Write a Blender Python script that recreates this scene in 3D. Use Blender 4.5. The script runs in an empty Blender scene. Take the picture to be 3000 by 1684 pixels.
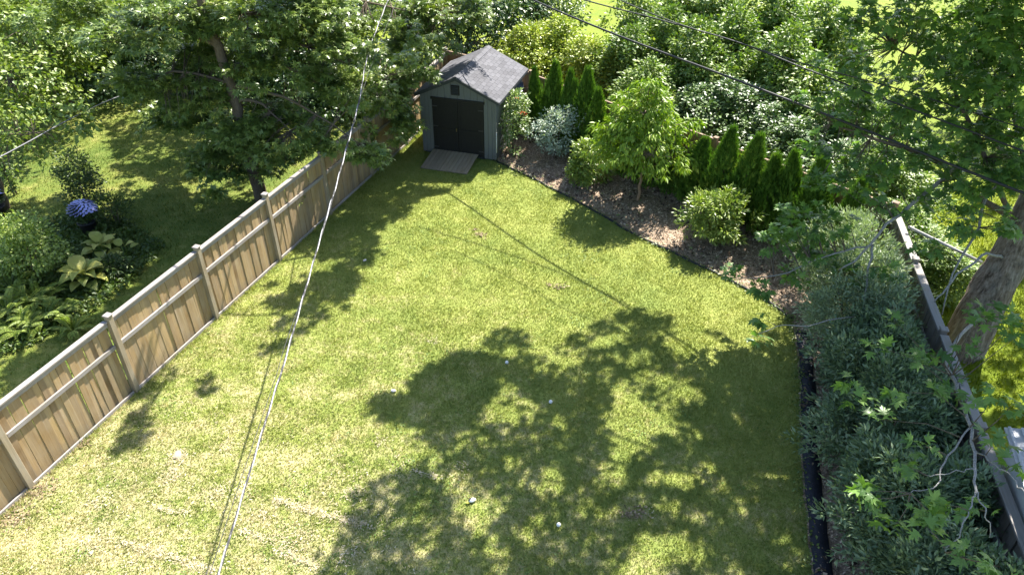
import bpy, bmesh, math
import numpy as np
from mathutils import Vector, Matrix

# ------------------------------------------------------------------ camera, sky, sun, exposure
SC = bpy.context.scene
COL = SC.collection
F_, TH, RO, H = 2109.57, .6133, -.0056, 9.6862          # focal length in photo pixels, pitch, roll, height
cam = bpy.data.cameras.new("camera"); cam.sensor_width = 36; cam.lens = F_ / 3000 * 36
cam.clip_start = .1; cam.clip_end = 600
camo = bpy.data.objects.new("camera", cam); COL.objects.link(camo)
camo.matrix_world = Matrix.Translation((0, 0, H)) @ Matrix.Rotation(math.pi/2 - TH, 4, 'X') @ Matrix.Rotation(-RO, 4, 'Z')
SC.camera = camo
SUN_AZ, SUN_EL = math.radians(33), math.radians(51)
SUN = np.array([math.sin(SUN_AZ)*math.cos(SUN_EL), math.cos(SUN_AZ)*math.cos(SUN_EL), math.sin(SUN_EL)])
w = bpy.data.worlds.new("World"); SC.world = w; w.use_nodes = True
nt = w.node_tree; nt.nodes.clear()
sky = nt.nodes.new('ShaderNodeTexSky'); sky.sky_type = 'NISHITA'; sky.sun_disc = False
sky.sun_elevation = SUN_EL; sky.sun_rotation = SUN_AZ; sky.air_density = 1.0; sky.dust_density = 1.0
bg = nt.nodes.new('ShaderNodeBackground'); bg.inputs[1].default_value = .095
wo = nt.nodes.new('ShaderNodeOutputWorld')
nt.links.new(sky.outputs[0], bg.inputs[0]); nt.links.new(bg.outputs[0], wo.inputs[0])
sl = bpy.data.lights.new("sun", 'SUN'); sl.energy = 5.0; sl.angle = math.radians(.5); sl.color = (1, .945, .85)
so = bpy.data.objects.new("sun", sl); COL.objects.link(so)
so.rotation_euler = Vector(-SUN).to_track_quat('-Z', 'Y').to_euler()
so.location = (10, 18, 30)
SC.view_settings.view_transform = 'Standard'; SC.view_settings.look = 'None'
SC.view_settings.exposure = 1.75; SC.view_settings.gamma = 1.0
SC.cycles.max_bounces = 6; SC.cycles.diffuse_bounces = 3; SC.cycles.glossy_bounces = 2
SC.cycles.transmission_bounces = 4; SC.cycles.transparent_max_bounces = 4
SC.cycles.sample_clamp_indirect = 6

rng = np.random.default_rng(7)

# ------------------------------------------------------------------ pixel -> world
def ray(u, v):
    u = np.asarray(u, float) - 1500; v = 842 - np.asarray(v, float)
    cr, sr = math.cos(RO), math.sin(RO)
    a = (cr*u + sr*v)/F_; b = (-sr*u + cr*v)/F_
    c, s = math.cos(TH), math.sin(TH)
    return np.stack([a, c + b*s, -s + b*c], -1)
def G(u, v, z=0.):                       # photo pixel on the plane at height z
    d = ray(u, v); t = (z - H)/d[..., 2]
    return np.array([0, 0, H]) + d*np.asarray(t)[..., None]
def AY(u, v, y):                         # photo pixel at distance y ahead
    d = ray(u, v); t = y/d[..., 1]
    return np.array([0, 0, H]) + d*np.asarray(t)[..., None]

# ------------------------------------------------------------------ small numpy noise
def vnoise(p, seed=0):
    p = np.asarray(p, float); i = np.floor(p).astype(np.int64); f = p - i; f = f*f*(3 - 2*f)
    def h(a, b, c):
        n = (a*374761393 + b*668265263 + c*2147483647 + seed*974634777) & 0xffffffff
        n = ((n ^ (n >> 13))*1274126177) & 0xffffffff
        return ((n ^ (n >> 16)) & 0xffff)/65535.
    r = 0
    for dx in (0, 1):
        for dy in (0, 1):
            for dz in (0, 1):
                wgt = (f[..., 0] if dx else 1 - f[..., 0])*(f[..., 1] if dy else 1 - f[..., 1])*(f[..., 2] if dz else 1 - f[..., 2])
                r = r + wgt*h(i[..., 0] + dx, i[..., 1] + dy, i[..., 2] + dz)
    return r
def nrm(a): return a/np.maximum(np.linalg.norm(a, axis=-1, keepdims=True), 1e-9)
def rdir(n): return nrm(rng.normal(size=(n, 3)))
def inpoly(P, poly):
    x, y = P[:, 0], P[:, 1]; c = np.zeros(len(P), bool); q = np.asarray(poly); n = len(q)
    for i in range(n):
        x1, y1 = q[i][:2]; x2, y2 = q[(i+1) % n][:2]
        m = ((y1 > y) != (y2 > y)) & (x < (x2 - x1)*(y - y1)/((y2 - y1) + 1e-12) + x1)
        c ^= m
    return c
def scatter(poly, n):
    q = np.asarray(poly)[:, :2]; lo, hi = q.min(0), q.max(0); out = []
    tot = 0
    while tot < n:
        p = lo + rng.random((n*2, 2))*(hi - lo); p = p[inpoly(p, q)]; out.append(p); tot += len(p)
    return np.concatenate(out)[:n]

# ------------------------------------------------------------------ materials
def N(nt, t, **k):
    n = nt.nodes.new(t)
    for a, b in k.items(): setattr(n, a, b)
    return n
def L(nt, a, b): nt.links.new(a, b)
def ramp(nt, fac, stops):
    r = N(nt, 'ShaderNodeValToRGB'); e = r.color_ramp.elements
    while len(e) < len(stops): e.new(.5)
    for i, (p, c) in enumerate(stops):
        e[i].position = p; e[i].color = (*c, 1)
    L(nt, fac, r.inputs[0]); return r.outputs[0]
def noise(nt, vec, scale, detail=4, rough=.6, w=None):
    n = N(nt, 'ShaderNodeTexNoise')
    if w is not None: n.noise_dimensions = '4D'; L(nt, w, n.inputs['W'])
    n.inputs['Scale'].default_value = scale; n.inputs['Detail'].default_value = detail; n.inputs['Roughness'].default_value = rough
    L(nt, vec, n.inputs['Vector']); return n.outputs['Fac']
def mixc(nt, fac, a, b, mode='MIX'):
    m = N(nt, 'ShaderNodeMix', data_type='RGBA', blend_type=mode)
    if hasattr(fac, 'links'): L(nt, fac, m.inputs[0])
    else: m.inputs[0].default_value = fac
    for s, i in ((a, 6), (b, 7)):
        if hasattr(s, 'links'): L(nt, s, m.inputs[i])
        else: m.inputs[i].default_value = (*s, 1)
    return m.outputs[2]
def math_(nt, op, a, b=None, c=None, clamp=False):
    m = N(nt, 'ShaderNodeMath', operation=op, use_clamp=clamp)
    for i, s in enumerate((a, b, c)):
        if s is None: continue
        if hasattr(s, 'links'): L(nt, s, m.inputs[i])
        else: m.inputs[i].default_value = s
    return m.outputs[0]
def newmat(name):
    m = bpy.data.materials.new(name); m.use_nodes = True; nt = m.node_tree
    return m, nt, nt.nodes['Principled BSDF'], nt.nodes['Material Output']
def bump(nt, bsdf, h, strength=.5, dist=.01):
    b = N(nt, 'ShaderNodeBump'); b.inputs['Strength'].default_value = strength; b.inputs['Distance'].default_value = dist
    L(nt, h, b.inputs['Height']); L(nt, b.outputs[0], bsdf.inputs['Normal'])

MC = {}
def leafmat(name, dark, light, trans=.35, rough=.42, spec=.45, yellow=None):
    if name in MC: return MC[name]
    m, nt, b, out = newmat(name)
    at = N(nt, 'ShaderNodeAttribute', attribute_name='rnd')
    pos = N(nt, 'ShaderNodeNewGeometry').outputs['Position']
    f = math_(nt, 'ADD', math_(nt, 'MULTIPLY', at.outputs['Fac'], .75), math_(nt, 'MULTIPLY_ADD', noise(nt, pos, .9, 2), .9, -.33))
    stops = [(0, dark), (.85, light)]
    if yellow: stops.append((1, yellow))
    c = ramp(nt, f, stops)
    L(nt, c, b.inputs['Base Color']); b.inputs['Roughness'].default_value = rough
    b.inputs['Specular IOR Level'].default_value = spec
    tr = N(nt, 'ShaderNodeBsdfTranslucent')
    tc = mixc(nt, 1., c, (1.15, 1.3, .4), 'MULTIPLY'); L(nt, tc, tr.inputs[0])
    mx = N(nt, 'ShaderNodeMixShader'); mx.inputs[0].default_value = trans*.72
    L(nt, b.outputs[0], mx.inputs[1]); L(nt, tr.outputs[0], mx.inputs[2]); L(nt, mx.outputs[0], out.inputs[0])
    MC[name] = m; return m
def plain(name, c1, c2=None, scale=20, rough=.6, spec=.3, bumps=0, stretch=None, metal=0):
    if name in MC: return MC[name]
    m, nt, b, out = newmat(name)
    tc = N(nt, 'ShaderNodeTexCoord').outputs['Object']
    if stretch:
        mp = N(nt, 'ShaderNodeMapping'); mp.inputs['Scale'].default_value = stretch; L(nt, tc, mp.inputs[0]); tc = mp.outputs[0]
    oi = N(nt, 'ShaderNodeObjectInfo').outputs['Random']
    f = noise(nt, tc, scale, 5, .65, math_(nt, 'MULTIPLY', oi, 40))
    c2 = c2 or tuple(x*.6 for x in c1)
    L(nt, ramp(nt, f, [(.3, c2), (.7, c1)]), b.inputs['Base Color'])
    b.inputs['Roughness'].default_value = rough; b.inputs['Specular IOR Level'].default_value = spec; b.inputs['Metallic'].default_value = metal
    if bumps: bump(nt, b, f, bumps, .02)
    MC[name] = m; return m
def wood(name, cols, grey, greyamt=.4, axis=2, rough=.8):
    """planks: each object takes its own tone; grain runs along local axis"""
    m, nt, b, out = newmat(name)
    tc = N(nt, 'ShaderNodeTexCoord').outputs['Object']
    oi = N(nt, 'ShaderNodeObjectInfo').outputs['Random']; W = math_(nt, 'MULTIPLY', oi, 61.3)
    mp = N(nt, 'ShaderNodeMapping'); sc = [22, 22, 22]; sc[axis] = 1.1; mp.inputs['Scale'].default_value = sc; L(nt, tc, mp.inputs[0])
    g1 = noise(nt, mp.outputs[0], 1.6, 5, .7, W); g2 = noise(nt, tc, 2.3, 3, .6, W)
    base = ramp(nt, oi, [(i/(len(cols)-1), c) for i, c in enumerate(cols)])
    c = mixc(nt, math_(nt, 'MULTIPLY_ADD', g1, 1.6, -.35, clamp=True), mixc(nt, 1., base, (.50, .44, .37), 'MULTIPLY'), base)
    c = mixc(nt, math_(nt, 'MULTIPLY', math_(nt, 'MULTIPLY_ADD', g2, 2.2, -.6, clamp=True), greyamt), c, grey)
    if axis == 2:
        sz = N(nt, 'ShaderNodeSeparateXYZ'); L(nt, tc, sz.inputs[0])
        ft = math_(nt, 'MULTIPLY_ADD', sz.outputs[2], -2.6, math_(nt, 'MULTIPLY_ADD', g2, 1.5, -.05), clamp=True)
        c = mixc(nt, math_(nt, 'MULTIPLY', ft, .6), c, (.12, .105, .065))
        mp2 = N(nt, 'ShaderNodeMapping'); mp2.inputs['Scale'].default_value = (30, 30, .8); L(nt, tc, mp2.inputs[0])
        st = math_(nt, 'MULTIPLY_ADD', noise(nt, mp2.outputs[0], 1., 3, .6, W), 4., -2.25, clamp=True)
        c = mixc(nt, math_(nt, 'MULTIPLY', st, .45), c, (.46, .42, .37))
        vo = N(nt, 'ShaderNodeTexVoronoi'); vo.voronoi_dimensions = '4D'; vo.inputs['Scale'].default_value = 3.2; L(nt, tc, vo.inputs['Vector']); L(nt, W, vo.inputs['W'])
        kn = math_(nt, 'MULTIPLY_ADD', vo.outputs['Distance'], -16., 1.0, clamp=True)
        c = mixc(nt, math_(nt, 'MULTIPLY', kn, .7), c, (.09, .055, .03))
    L(nt, c, b.inputs['Base Color']); b.inputs['Roughness'].default_value = rough; b.inputs['Specular IOR Level'].default_value = .2
    bump(nt, b, g1, .35, .006); return m

def grassmat(name, palette, straw, strawamt, dryaxis=None, blade=False):
    m, nt, b, out = newmat(name)
    pos = N(nt, 'ShaderNodeNewGeometry').outputs['Position']
    at = N(nt, 'ShaderNodeAttribute', attribute_name='rnd').outputs['Fac']
    n1 = noise(nt, pos, .28, 3); n2 = noise(nt, pos, 1.7, 4, .65); n3 = noise(nt, pos, 9, 4, .7); n4 = noise(nt, pos, 55, 3, .7)
    f = math_(nt, 'ADD', math_(nt, 'MULTIPLY', n1, .55), math_(nt, 'MULTIPLY', n2, .45))
    if blade: f = math_(nt, 'ADD', f, math_(nt, 'MULTIPLY_ADD', at, .38, -.19))
    else: f = math_(nt, 'ADD', f, math_(nt, 'MULTIPLY_ADD', n4, .5, -.25))
    c = ramp(nt, f, palette)
    s = math_(nt, 'ADD', math_(nt, 'MULTIPLY', n2, .55), math_(nt, 'MULTIPLY', n3, .45))
    s = math_(nt, 'ADD', s, math_(nt, 'MULTIPLY_ADD', at if blade else n4, .24, -.12))
    if dryaxis:          # the lawn is drier towards the house and the sunny fence side
        sx = N(nt, 'ShaderNodeSeparateXYZ'); L(nt, pos, sx.inputs[0])
        d = math_(nt, 'MULTIPLY_ADD', sx.outputs[1], -.016, .20)
        d = math_(nt, 'ADD', d, math_(nt, 'MULTIPLY_ADD', sx.outputs[0], -.011, -.02))
        s = math_(nt, 'ADD', s, d)
    s = math_(nt, 'MULTIPLY_ADD', s, 5.5, -2.95, clamp=True)
    c = mixc(nt, math_(nt, 'MULTIPLY', s, strawamt), c, straw)
    L(nt, c, b.inputs['Base Color']); b.inputs['Roughness'].default_value = .75; b.inputs['Specular IOR Level'].default_value = .15
    if blade:
        tr = N(nt, 'ShaderNodeBsdfTranslucent'); L(nt, mixc(nt, 1., c, (1.2, 1.2, .5), 'MULTIPLY'), tr.inputs[0])
        mx = N(nt, 'ShaderNodeMixShader'); mx.inputs[0].default_value = .3
        L(nt, b.outputs[0], mx.inputs[1]); L(nt, tr.outputs[0], mx.inputs[2]); L(nt, mx.outputs[0], out.inputs[0])
    else: bump(nt, b, n4, .8, .03)
    return m

# ------------------------------------------------------------------ objects
def link(name, data=None, parent=None, loc=(0, 0, 0), rot=(0, 0, 0)):
    o = bpy.data.objects.new(name, data); COL.objects.link(o)
    o.location = loc; o.rotation_euler = rot
    if parent is not None: o.parent = parent
    return o
def tag(o, label=None, cat=None, group=None, kind=None):
    if label: o['label'] = label
    if cat: o['category'] = cat
    if group: o['group'] = group
    if kind: o['kind'] = kind
    return o
def thing(name, label, cat, loc=(0, 0, 0), rotz=0, group=None):
    return tag(link(name, None, None, loc, (0, 0, rotz)), label, cat, group)
def mesh_np(name, V, tris=None, quads=None, rnd=None, mats=(), matidx=None, smooth=False):
    me = bpy.data.meshes.new(name); V = np.asarray(V, np.float32)
    me.vertices.add(len(V)); me.vertices.foreach_set('co', V.ravel())
    li, ls, st = [], [], 0
    if quads is not None and len(quads): quads = np.asarray(quads, np.int32); li.append(quads.ravel()); ls.append(np.full(len(quads), 4))
    if tris is not None and len(tris): tris = np.asarray(tris, np.int32); li.append(tris.ravel()); ls.append(np.full(len(tris), 3))
    li = np.concatenate(li); ls = np.concatenate(ls)
    me.loops.add(len(li)); me.loops.foreach_set('vertex_index', li.astype(np.int32))
    me.polygons.add(len(ls)); me.polygons.foreach_set('loop_start', (np.cumsum(ls) - ls).astype(np.int32))
    for m in mats: me.materials.append(m)
    if matidx is not None: me.polygons.foreach_set('material_index', np.asarray(matidx, np.int32))
    if smooth: me.polygons.foreach_set('use_smooth', np.ones(len(ls), bool))
    if rnd is not None:
        a = me.attributes.new('rnd', 'FLOAT', 'POINT'); a.data.foreach_set('value', np.asarray(rnd, np.float32))
    me.update(calc_edges=True); return me
_bx = {}
def box(sx, sy, sz, mat, bevel=0, org='c', jit=0):
    """box mesh, shared between calls; org 'c' centred, 'b' base at z=0"""
    key = (round(sx, 4), round(sy, 4), round(sz, 4), mat.name, bevel, org, jit)
    if key in _bx: return _bx[key]
    bm = bmesh.new(); bmesh.ops.create_cube(bm, size=1)
    r = np.random.default_rng(int(jit*1000) + 3)
    for v in bm.verts:
        v.co.x *= sx; v.co.y *= sy; v.co.z *= sz
        if jit: v.co.z += r.uniform(-.012, .012)*(v.co.z > 0); v.co.x += r.uniform(-.004, .004); v.co.y += r.uniform(-.003, .003)
        if org == 'b': v.co.z += sz/2
    if bevel: bmesh.ops.bevel(bm, geom=bm.edges[:], offset=bevel, segments=1, affect='EDGES')
    me = bpy.data.meshes.new('box'); bm.to_mesh(me); bm.free(); me.materials.append(mat); _bx[key] = me; return me
def tube_arrays(P, R, ns=8):
    P = np.asarray(P, float); n = len(P); R = np.broadcast_to(np.asarray(R, float), (n,))
    T = np.gradient(P, axis=0); T = nrm(T)
    ref = np.array([0, 0, 1.]) if abs(T[0, 2]) < .9 else np.array([1., 0, 0])
    V = []; u = nrm(np.cross(T[0], ref))
    for i in range(n):
        u = nrm(u - T[i]*(u@T[i])); v = np.cross(T[i], u)
        a = np.linspace(0, 2*math.pi, ns, endpoint=False)
        V.append(P[i] + R[i]*(np.cos(a)[:, None]*u + np.sin(a)[:, None]*v))
    V = np.concatenate(V); Q = []
    j = np.arange(ns); k = (j + 1) % ns
    for i in range(n - 1): Q.append(np.stack([i*ns + j, i*ns + k, (i+1)*ns + k, (i+1)*ns + j], 1))
    return V, np.concatenate(Q)
def tube(name, P, R, mat, parent=None, ns=8, loc=(0, 0, 0)):
    V, Q = tube_arrays(np.asarray(P, float) - np.asarray(loc, float), R, ns)
    # close the two ends
    n = len(V); V = np.concatenate([V, V[:ns].mean(0)[None], V[-ns:].mean(0)[None]])
    j = np.arange(ns); k = (j + 1) % ns
    T = np.concatenate([np.stack([k, j, np.full(ns, n)], 1), np.stack([n - ns + j, n - ns + k, np.full(ns, n + 1)], 1)])
    me = mesh_np(name, V, T, Q, mats=(mat,), smooth=True)
    return link(name, me, parent, (0, 0, 0) if parent else loc)
def spline(P, n):
    P = np.asarray(P, float); t = np.linspace(0, len(P) - 1, n); out = []
    for x in t:
        i = min(int(x), len(P) - 2); f = x - i
        a, b, c, d = P[max(i-1, 0)], P[i], P[i+1], P[min(i+2, len(P)-1)]
        out.append(.5*((2*b) + (c - a)*f + (2*a - 5*b + 4*c - d)*f*f + (3*b - a - 3*c + d)*f**3))
    return np.array(out)

# ------------------------------------------------------------------ leaves
def fan(out, cz=.0, c=(0, .3)):
    V = [(c[0], c[1], cz)] + [(x, y, z) for x, y, z in out]; n = len(out)
    return np.array(V, float), np.array([(0, 1 + i, 1 + (i + 1) % n) for i in range(n)])
def sym(pts):
    r = [p for p in pts]; l = [(-x, y, z) for x, y, z in reversed(pts) if x > 1e-6]; return r + l
T_MAPLE = fan(sym([(0, -.02, 0), (.30, .02, -.02), (.58, .10, -.12), (.24, .27, .0), (.44, .50, -.03), (.66, .74, -.14), (.38, .66, -.02), (.15, .50, 0), (.22, .74, -.04), (.09, .84, -.05), (0, 1.06, -.14)]), .03)
T_SILV = fan(sym([(0, 0, 0), (.46, .02, -.14), (.13, .24, 0), (.52, .62, -.14), (.10, .46, 0), (0, 1.1, -.18)]), .03)
T_DIA = (np.array([(0, 0, 0), (.30, .45, .08), (0, 1, -.12), (-.30, .45, .08)], float), np.array([(0, 1, 2), (0, 2, 3)]))
T_LANCE = (np.array([(0, 0, 0), (.17, .42, .05), (0, 1, -.14), (-.17, .42, .05)], float), np.array([(0, 1, 2), (0, 2, 3)]))
T_NARROW = (np.array([(0, 0, 0), (.135, .45, .03), (0, 1, -.08), (-.135, .45, .03)], float), np.array([(0, 1, 2), (0, 2, 3)]))
T_SPRAY = (np.array([(0, 0, 0), (.34, .75, .05), (.07, .45, 0), (0, 1, -.05), (-.07, .45, 0), (-.34, .75, .05)], float), np.array([(0, 1, 2), (0, 2, 3), (0, 3, 4), (0, 4, 5)]))
def leaf_arrays(P, D, Nn, S, tmpl):
    TV, TF = tmpl; n = len(P); k = len(TV)
    D = nrm(D); X = nrm(np.cross(D, Nn)); Nn = np.cross(X, D)
    S = np.broadcast_to(np.asarray(S, float), (n,))[:, None, None]
    V = P[:, None] + S*(TV[None, :, 0:1]*X[:, None] + TV[None, :, 1:2]*D[:, None] + TV[None, :, 2:3]*Nn[:, None])
    F = (TF[None] + (np.arange(n)*k)[:, None, None]).reshape(-1, 3)
    rnd = np.repeat(rng.random(n), k)
    return V.reshape(-1, 3), F, rnd
def foliage(name, P, D, Nn, S, tmpl, mat, parent=None, loc=(0, 0, 0), twigs=None, bark=None):
    V, F, r = leaf_arrays(np.asarray(P), np.asarray(D), np.asarray(Nn), S, tmpl)
    V = V - np.asarray(loc, float); mi = None; mats = (mat,); Q = None
    if twigs:
        vs, qs, o = [], [], len(V)
        for p, rr in twigs:
            a, q = tube_arrays(np.asarray(p) - np.asarray(loc, float), rr, 4); vs.append(a); qs.append(q + o); o += len(a)
        V = np.concatenate([V] + vs); Q = np.concatenate(qs); r = np.concatenate([r, np.zeros(len(V) - len(r))])
        mats = (mat, bark); mi = np.concatenate([np.ones(len(Q), int), np.zeros(len(F), int)])
    me = mesh_np(name, V, F, Q, r, mats, mi)
    return link(name, me, parent)
def blob_tufts(blobs, n, seed=0, lump=.35, inner=.45, freq=1.1, low=-1., gap=.30):
    """tuft centres and outward directions in a shell round lumpy ellipsoids"""
    B = np.array([list(b) + [b[3]]*(6 - len(b)) if len(b) < 6 else list(b[:6]) for b in blobs], float)
    wgt = (B[:, 3]*B[:, 4] + B[:, 4]*B[:, 5] + B[:, 3]*B[:, 5]); k = rng.choice(len(B), n, p=wgt/wgt.sum())
    d = rdir(n); d[:, 2] = np.where(d[:, 2] < low, -d[:, 2], d[:, 2]); d = nrm(d)
    r = 1 - inner*rng.random(n)**1.6
    r *= 1 + lump*(vnoise(d*2.1 + k[:, None]*7.7 + seed, seed)*2 - 1)
    P = B[k, :3] + d*B[k, 3:6]*r[:, None]
    keep = vnoise(P*freq + 31.7, seed + 5) > gap
    return P[keep], nrm(d*np.array([1, 1, .6])[None])[keep]
def tuft_leaves(C, D, per, rad, droop=.35, up=.8, flat=.6):
    n = len(C); k = np.repeat(np.arange(n), per)
    q = rdir(len(k))*(rng.random(len(k))**.5)[:, None]; q[:, 2] *= flat
    P = C[k] + q*rad
    d = nrm(D[k]*.6 + q*1.1 + np.array([0, 0, -droop]) + rng.normal(size=P.shape)*.25)
    nn = nrm(np.array([0, 0, up]) + D[k]*.35 + rng.normal(size=P.shape)*.38)
    return P, d, nn
def in_frame(P, pad=40):
    c, s = math.cos(TH), math.sin(TH); d = P - np.array([0, 0, H])
    z = d[:, 1]*c - d[:, 2]*s; y = d[:, 1]*s + d[:, 2]*c; z = np.maximum(z, .05)
    return (d[:, 1]*c - d[:, 2]*s > .1) & (np.abs(F_*d[:, 0]/z) < 1500 + pad) & (np.abs(F_*y/z) < 842 + pad)
def branch_to(C, starts, bark_r=.012, every=1):
    """thin crooked twigs from the nearest limb point to each tuft"""
    S = np.asarray(starts, float); tw = []
    for c in C[::every]:
        d = np.linalg.norm(S - c, axis=1); a = S[np.argmin(d)]
        if d.min() > 1.25: continue
        m = a*.5 + c*.5 + rng.normal(size=3)*.06*min(d.min(), 3) + np.array([0, 0, .06*min(d.min(), 3)])
        tw.append((np.array([a, m, c]), np.array([bark_r*1.6, bark_r, bark_r*.45])))
    return tw
BARK = plain('bark', (.20, .165, .125), (.07, .055, .04), 9, .9, .1, 1.2, (6, 6, 1.2))
BARK_GREY = plain('bark_grey', (.40, .39, .37), (.13, .125, .12), 14, .9, .1, .8, (4, 4, 1.5))
def bigbark():
    m, nt, b, out = newmat('ridged_bark')
    tc = N(nt, 'ShaderNodeTexCoord').outputs['Object']
    mp = N(nt, 'ShaderNodeMapping'); mp.inputs['Scale'].default_value = (17, 17, 2.6); L(nt, tc, mp.inputs[0])
    f = noise(nt, mp.outputs[0], 1., 6, .68); g = noise(nt, tc, 3, 3)
    c = ramp(nt, f, [(.36, (.075, .058, .043)), (.52, (.22, .175, .135)), (.68, (.36, .31, .26))])
    L(nt, mixc(nt, math_(nt, 'MULTIPLY_ADD', g, 1.6, -.7, clamp=True), c, (.30, .30, .27)), b.inputs['Base Color'])
    b.inputs['Roughness'].default_value = .95; b.inputs['Specular IOR Level'].default_value = .1
    bump(nt, b, f, 1., .06); return m
BIGBARK = bigbark()

# ================================================================== ground, lawns, beds
LAWN_PAL = [(.25, (.13, .19, .045)), (.5, (.245, .285, .068)), (.75, (.355, .37, .115))]
STRAW = (.55, .47, .29)
M_LAWN = grassmat('lawn_grass', LAWN_PAL, STRAW, .75, True)
M_BLADE = grassmat('lawn_blades', LAWN_PAL, STRAW, .68, True, True)
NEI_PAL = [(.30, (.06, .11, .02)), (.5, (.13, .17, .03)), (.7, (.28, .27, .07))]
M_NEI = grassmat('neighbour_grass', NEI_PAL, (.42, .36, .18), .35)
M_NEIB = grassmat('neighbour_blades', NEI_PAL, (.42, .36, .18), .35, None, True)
MEA_PAL = [(.3, (.10, .155, .008)), (.5, (.155, .205, .010)), (.7, (.205, .235, .016))]
M_MEA = grassmat('meadow_grass', MEA_PAL, (.22, .23, .02), .3)

FD = np.array([math.cos(1.2538), math.sin(1.2538)])          # direction of the left fence
FP0 = np.array([-8.0372, 7.8919]); FSP = 2.442
lposts = [FP0 + FD*FSP*i for i in range(-2, 7)] + [np.array([-2.98, 23.75]), np.array([-2.45, 25.95])]
bposts = [np.array([-2.45, 25.95]), np.array([-.45, 24.55]), np.array([.62, 23.45])]
q0, q1 = np.array([.62, 23.45]), np.array([8.75, 14.55])
bposts += [q0 + (q1 - q0)*i/5 for i in range(1, 6)]
rposts = [np.array([8.75, 14.55]) + (np.array([5.95, 3.0]) - np.array([8.75, 14.55]))*i/5 for i in range(6)]

def sheet(name, poly, z, mat, sub=0):
    bm = bmesh.new(); vs = [bm.verts.new((p[0], p[1], z)) for p in poly]; bm.faces.new(vs)
    me = bpy.data.meshes.new(name); bm.to_mesh(me); bm.free(); me.materials.append(mat)
    return tag(link(name, me), kind='structure')
def smooth_edge(P, n=40, j=.04, seed=1):
    S = spline(np.array([list(p)[:2] + [0] for p in P]), n)
    S[1:-1, :2] += (np.stack([vnoise(S*2.3 + 5, seed), vnoise(S*2.3 + 55, seed)], 1)[1:-1] - .5)*2*j
    return S[:, :2]
bed_edge = smooth_edge([G(1405, 452), G(1462, 477), G(1560, 524), G(1724, 611), G(1875, 695), G(2005, 757), G(2131, 821), G(2250, 885), G(2318, 935)], 60)
strip_edge = smooth_edge([G(2318, 935), G(2336, 1060), G(2341, 1165), G(2352, 1398), G(2376, 1684), G(2395, 2050)], 40, .03, 3)
lawn_poly = [FP0 + FD*FSP*-3.2] + lposts[1:9] + [np.array([-2.98, 22.6]), np.array([-1.2, 22.3])] + list(bed_edge) + list(strip_edge[1:]) + [np.array([3.6, -3.]), np.array([-9.5, -3.])]
lawn_poly = [np.asarray(p)[:2] for p in lawn_poly]
sheet('ground', [(-150, -60), (150, -60), (150, 260), (-150, 260)], -.012, M_MEA)
nei_poly = [(-60, -20)] + [(FP0 + FD*FSP*-6)] + lposts + [np.array([-3.2, 28.5]), np.array([-12, 33]), np.array([-60, 40])]
nei_poly = [np.asarray(p, float)[:2] for p in nei_poly]
sheet('neighbour_lawn', nei_poly, -.006, M_NEI)
sheet('lawn', lawn_poly, 0, M_LAWN)
def mulchmat():
    m, nt, b, out = newmat('mulch')
    pos = N(nt, 'ShaderNodeNewGeometry').outputs['Position']
    f = noise(nt, pos, 26, 6, .75); g = noise(nt, pos, 1.4, 3)
    c = ramp(nt, f, [(.32, (.13, .09, .058)), (.5, (.34, .25, .175)), (.66, (.54, .43, .32))])
    L(nt, mixc(nt, math_(nt, 'MULTIPLY_ADD', g, 1.5, -.6, clamp=True), c, (.19, .14, .095)), b.inputs['Base Color'])
    b.inputs['Roughness'].default_value = .9; bump(nt, b, f, 1., .03); return m
M_MULCH = mulchmat()
bed_poly = [np.array([-.9, 23.8])] + [np.array([.45, 23.4])] + [q0 + (q1 - q0)*t for t in (.0, .5, 1.)] + [rposts[i] for i in range(1, 6)] + [np.array([5.4, 1.5]), np.array([3.9, 1.5])] + list(strip_edge[::-1]) + list(bed_edge[::-1][1:])
sheet('mulch_bed', [np.asarray(p)[:2] for p in bed_poly], .006, M_MULCH)

def blades(name, poly, n, h, wd, mat, dens=None, z=0, lean=.6):
    P = scatter(poly, n)
    if dens is not None: P = P[rng.random(len(P)) < dens(P)]
    n = len(P); a = rng.random(n)*2*math.pi; X = np.stack([np.cos(a), np.sin(a), 0*a], 1)
    hn = vnoise(np.concatenate([P*2.2, P[:, :1]*0], 1), 6)*.6 + vnoise(np.concatenate([P*7, P[:, :1]*0], 1), 7)*.4
    hh = h*(.45 + rng.random(n)*.8)*(.55 + 1.1*hn); ww = wd*(.6 + .8*rng.random(n))
    b0 = np.concatenate([P, np.full((n, 1), z)], 1); tip = b0 + rng.normal(size=(n, 3))*np.array([lean, lean, 0])*hh[:, None]
    tip[:, 2] = z + hh
    V = np.stack([b0 - X*ww[:, None], b0 + X*ww[:, None], tip], 1).reshape(-1, 3)
    return link(name, mesh_np(name, V, np.arange(3*n).reshape(-1, 3), None, np.repeat(rng.random(n), 3), (mat,)))
vis = [(-8.9, 5.2), (-4.9, 5.2), (4.6, 5.2), (5.1, 8), (6.3, 12.7), (2, 17.7), (-.4, 20.6), (-1.2, 22.4), (-3.2, 22.4)]
o = blades('grass', [p for p in lawn_poly], 900000, .040, .0065, M_BLADE, lambda P: (P[:, 1] > 4.5)*np.clip(1.25 - P[:, 1]*.035, .45, 1))
tag(o, 'short sunlit green and straw coloured lawn grass', 'grass', kind='stuff')
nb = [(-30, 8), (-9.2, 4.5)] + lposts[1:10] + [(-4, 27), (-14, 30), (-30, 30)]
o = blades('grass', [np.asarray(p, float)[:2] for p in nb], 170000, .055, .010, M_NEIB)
tag(o, "shaded grass of the neighbouring garden beyond the fence", 'grass', kind='stuff')

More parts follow.
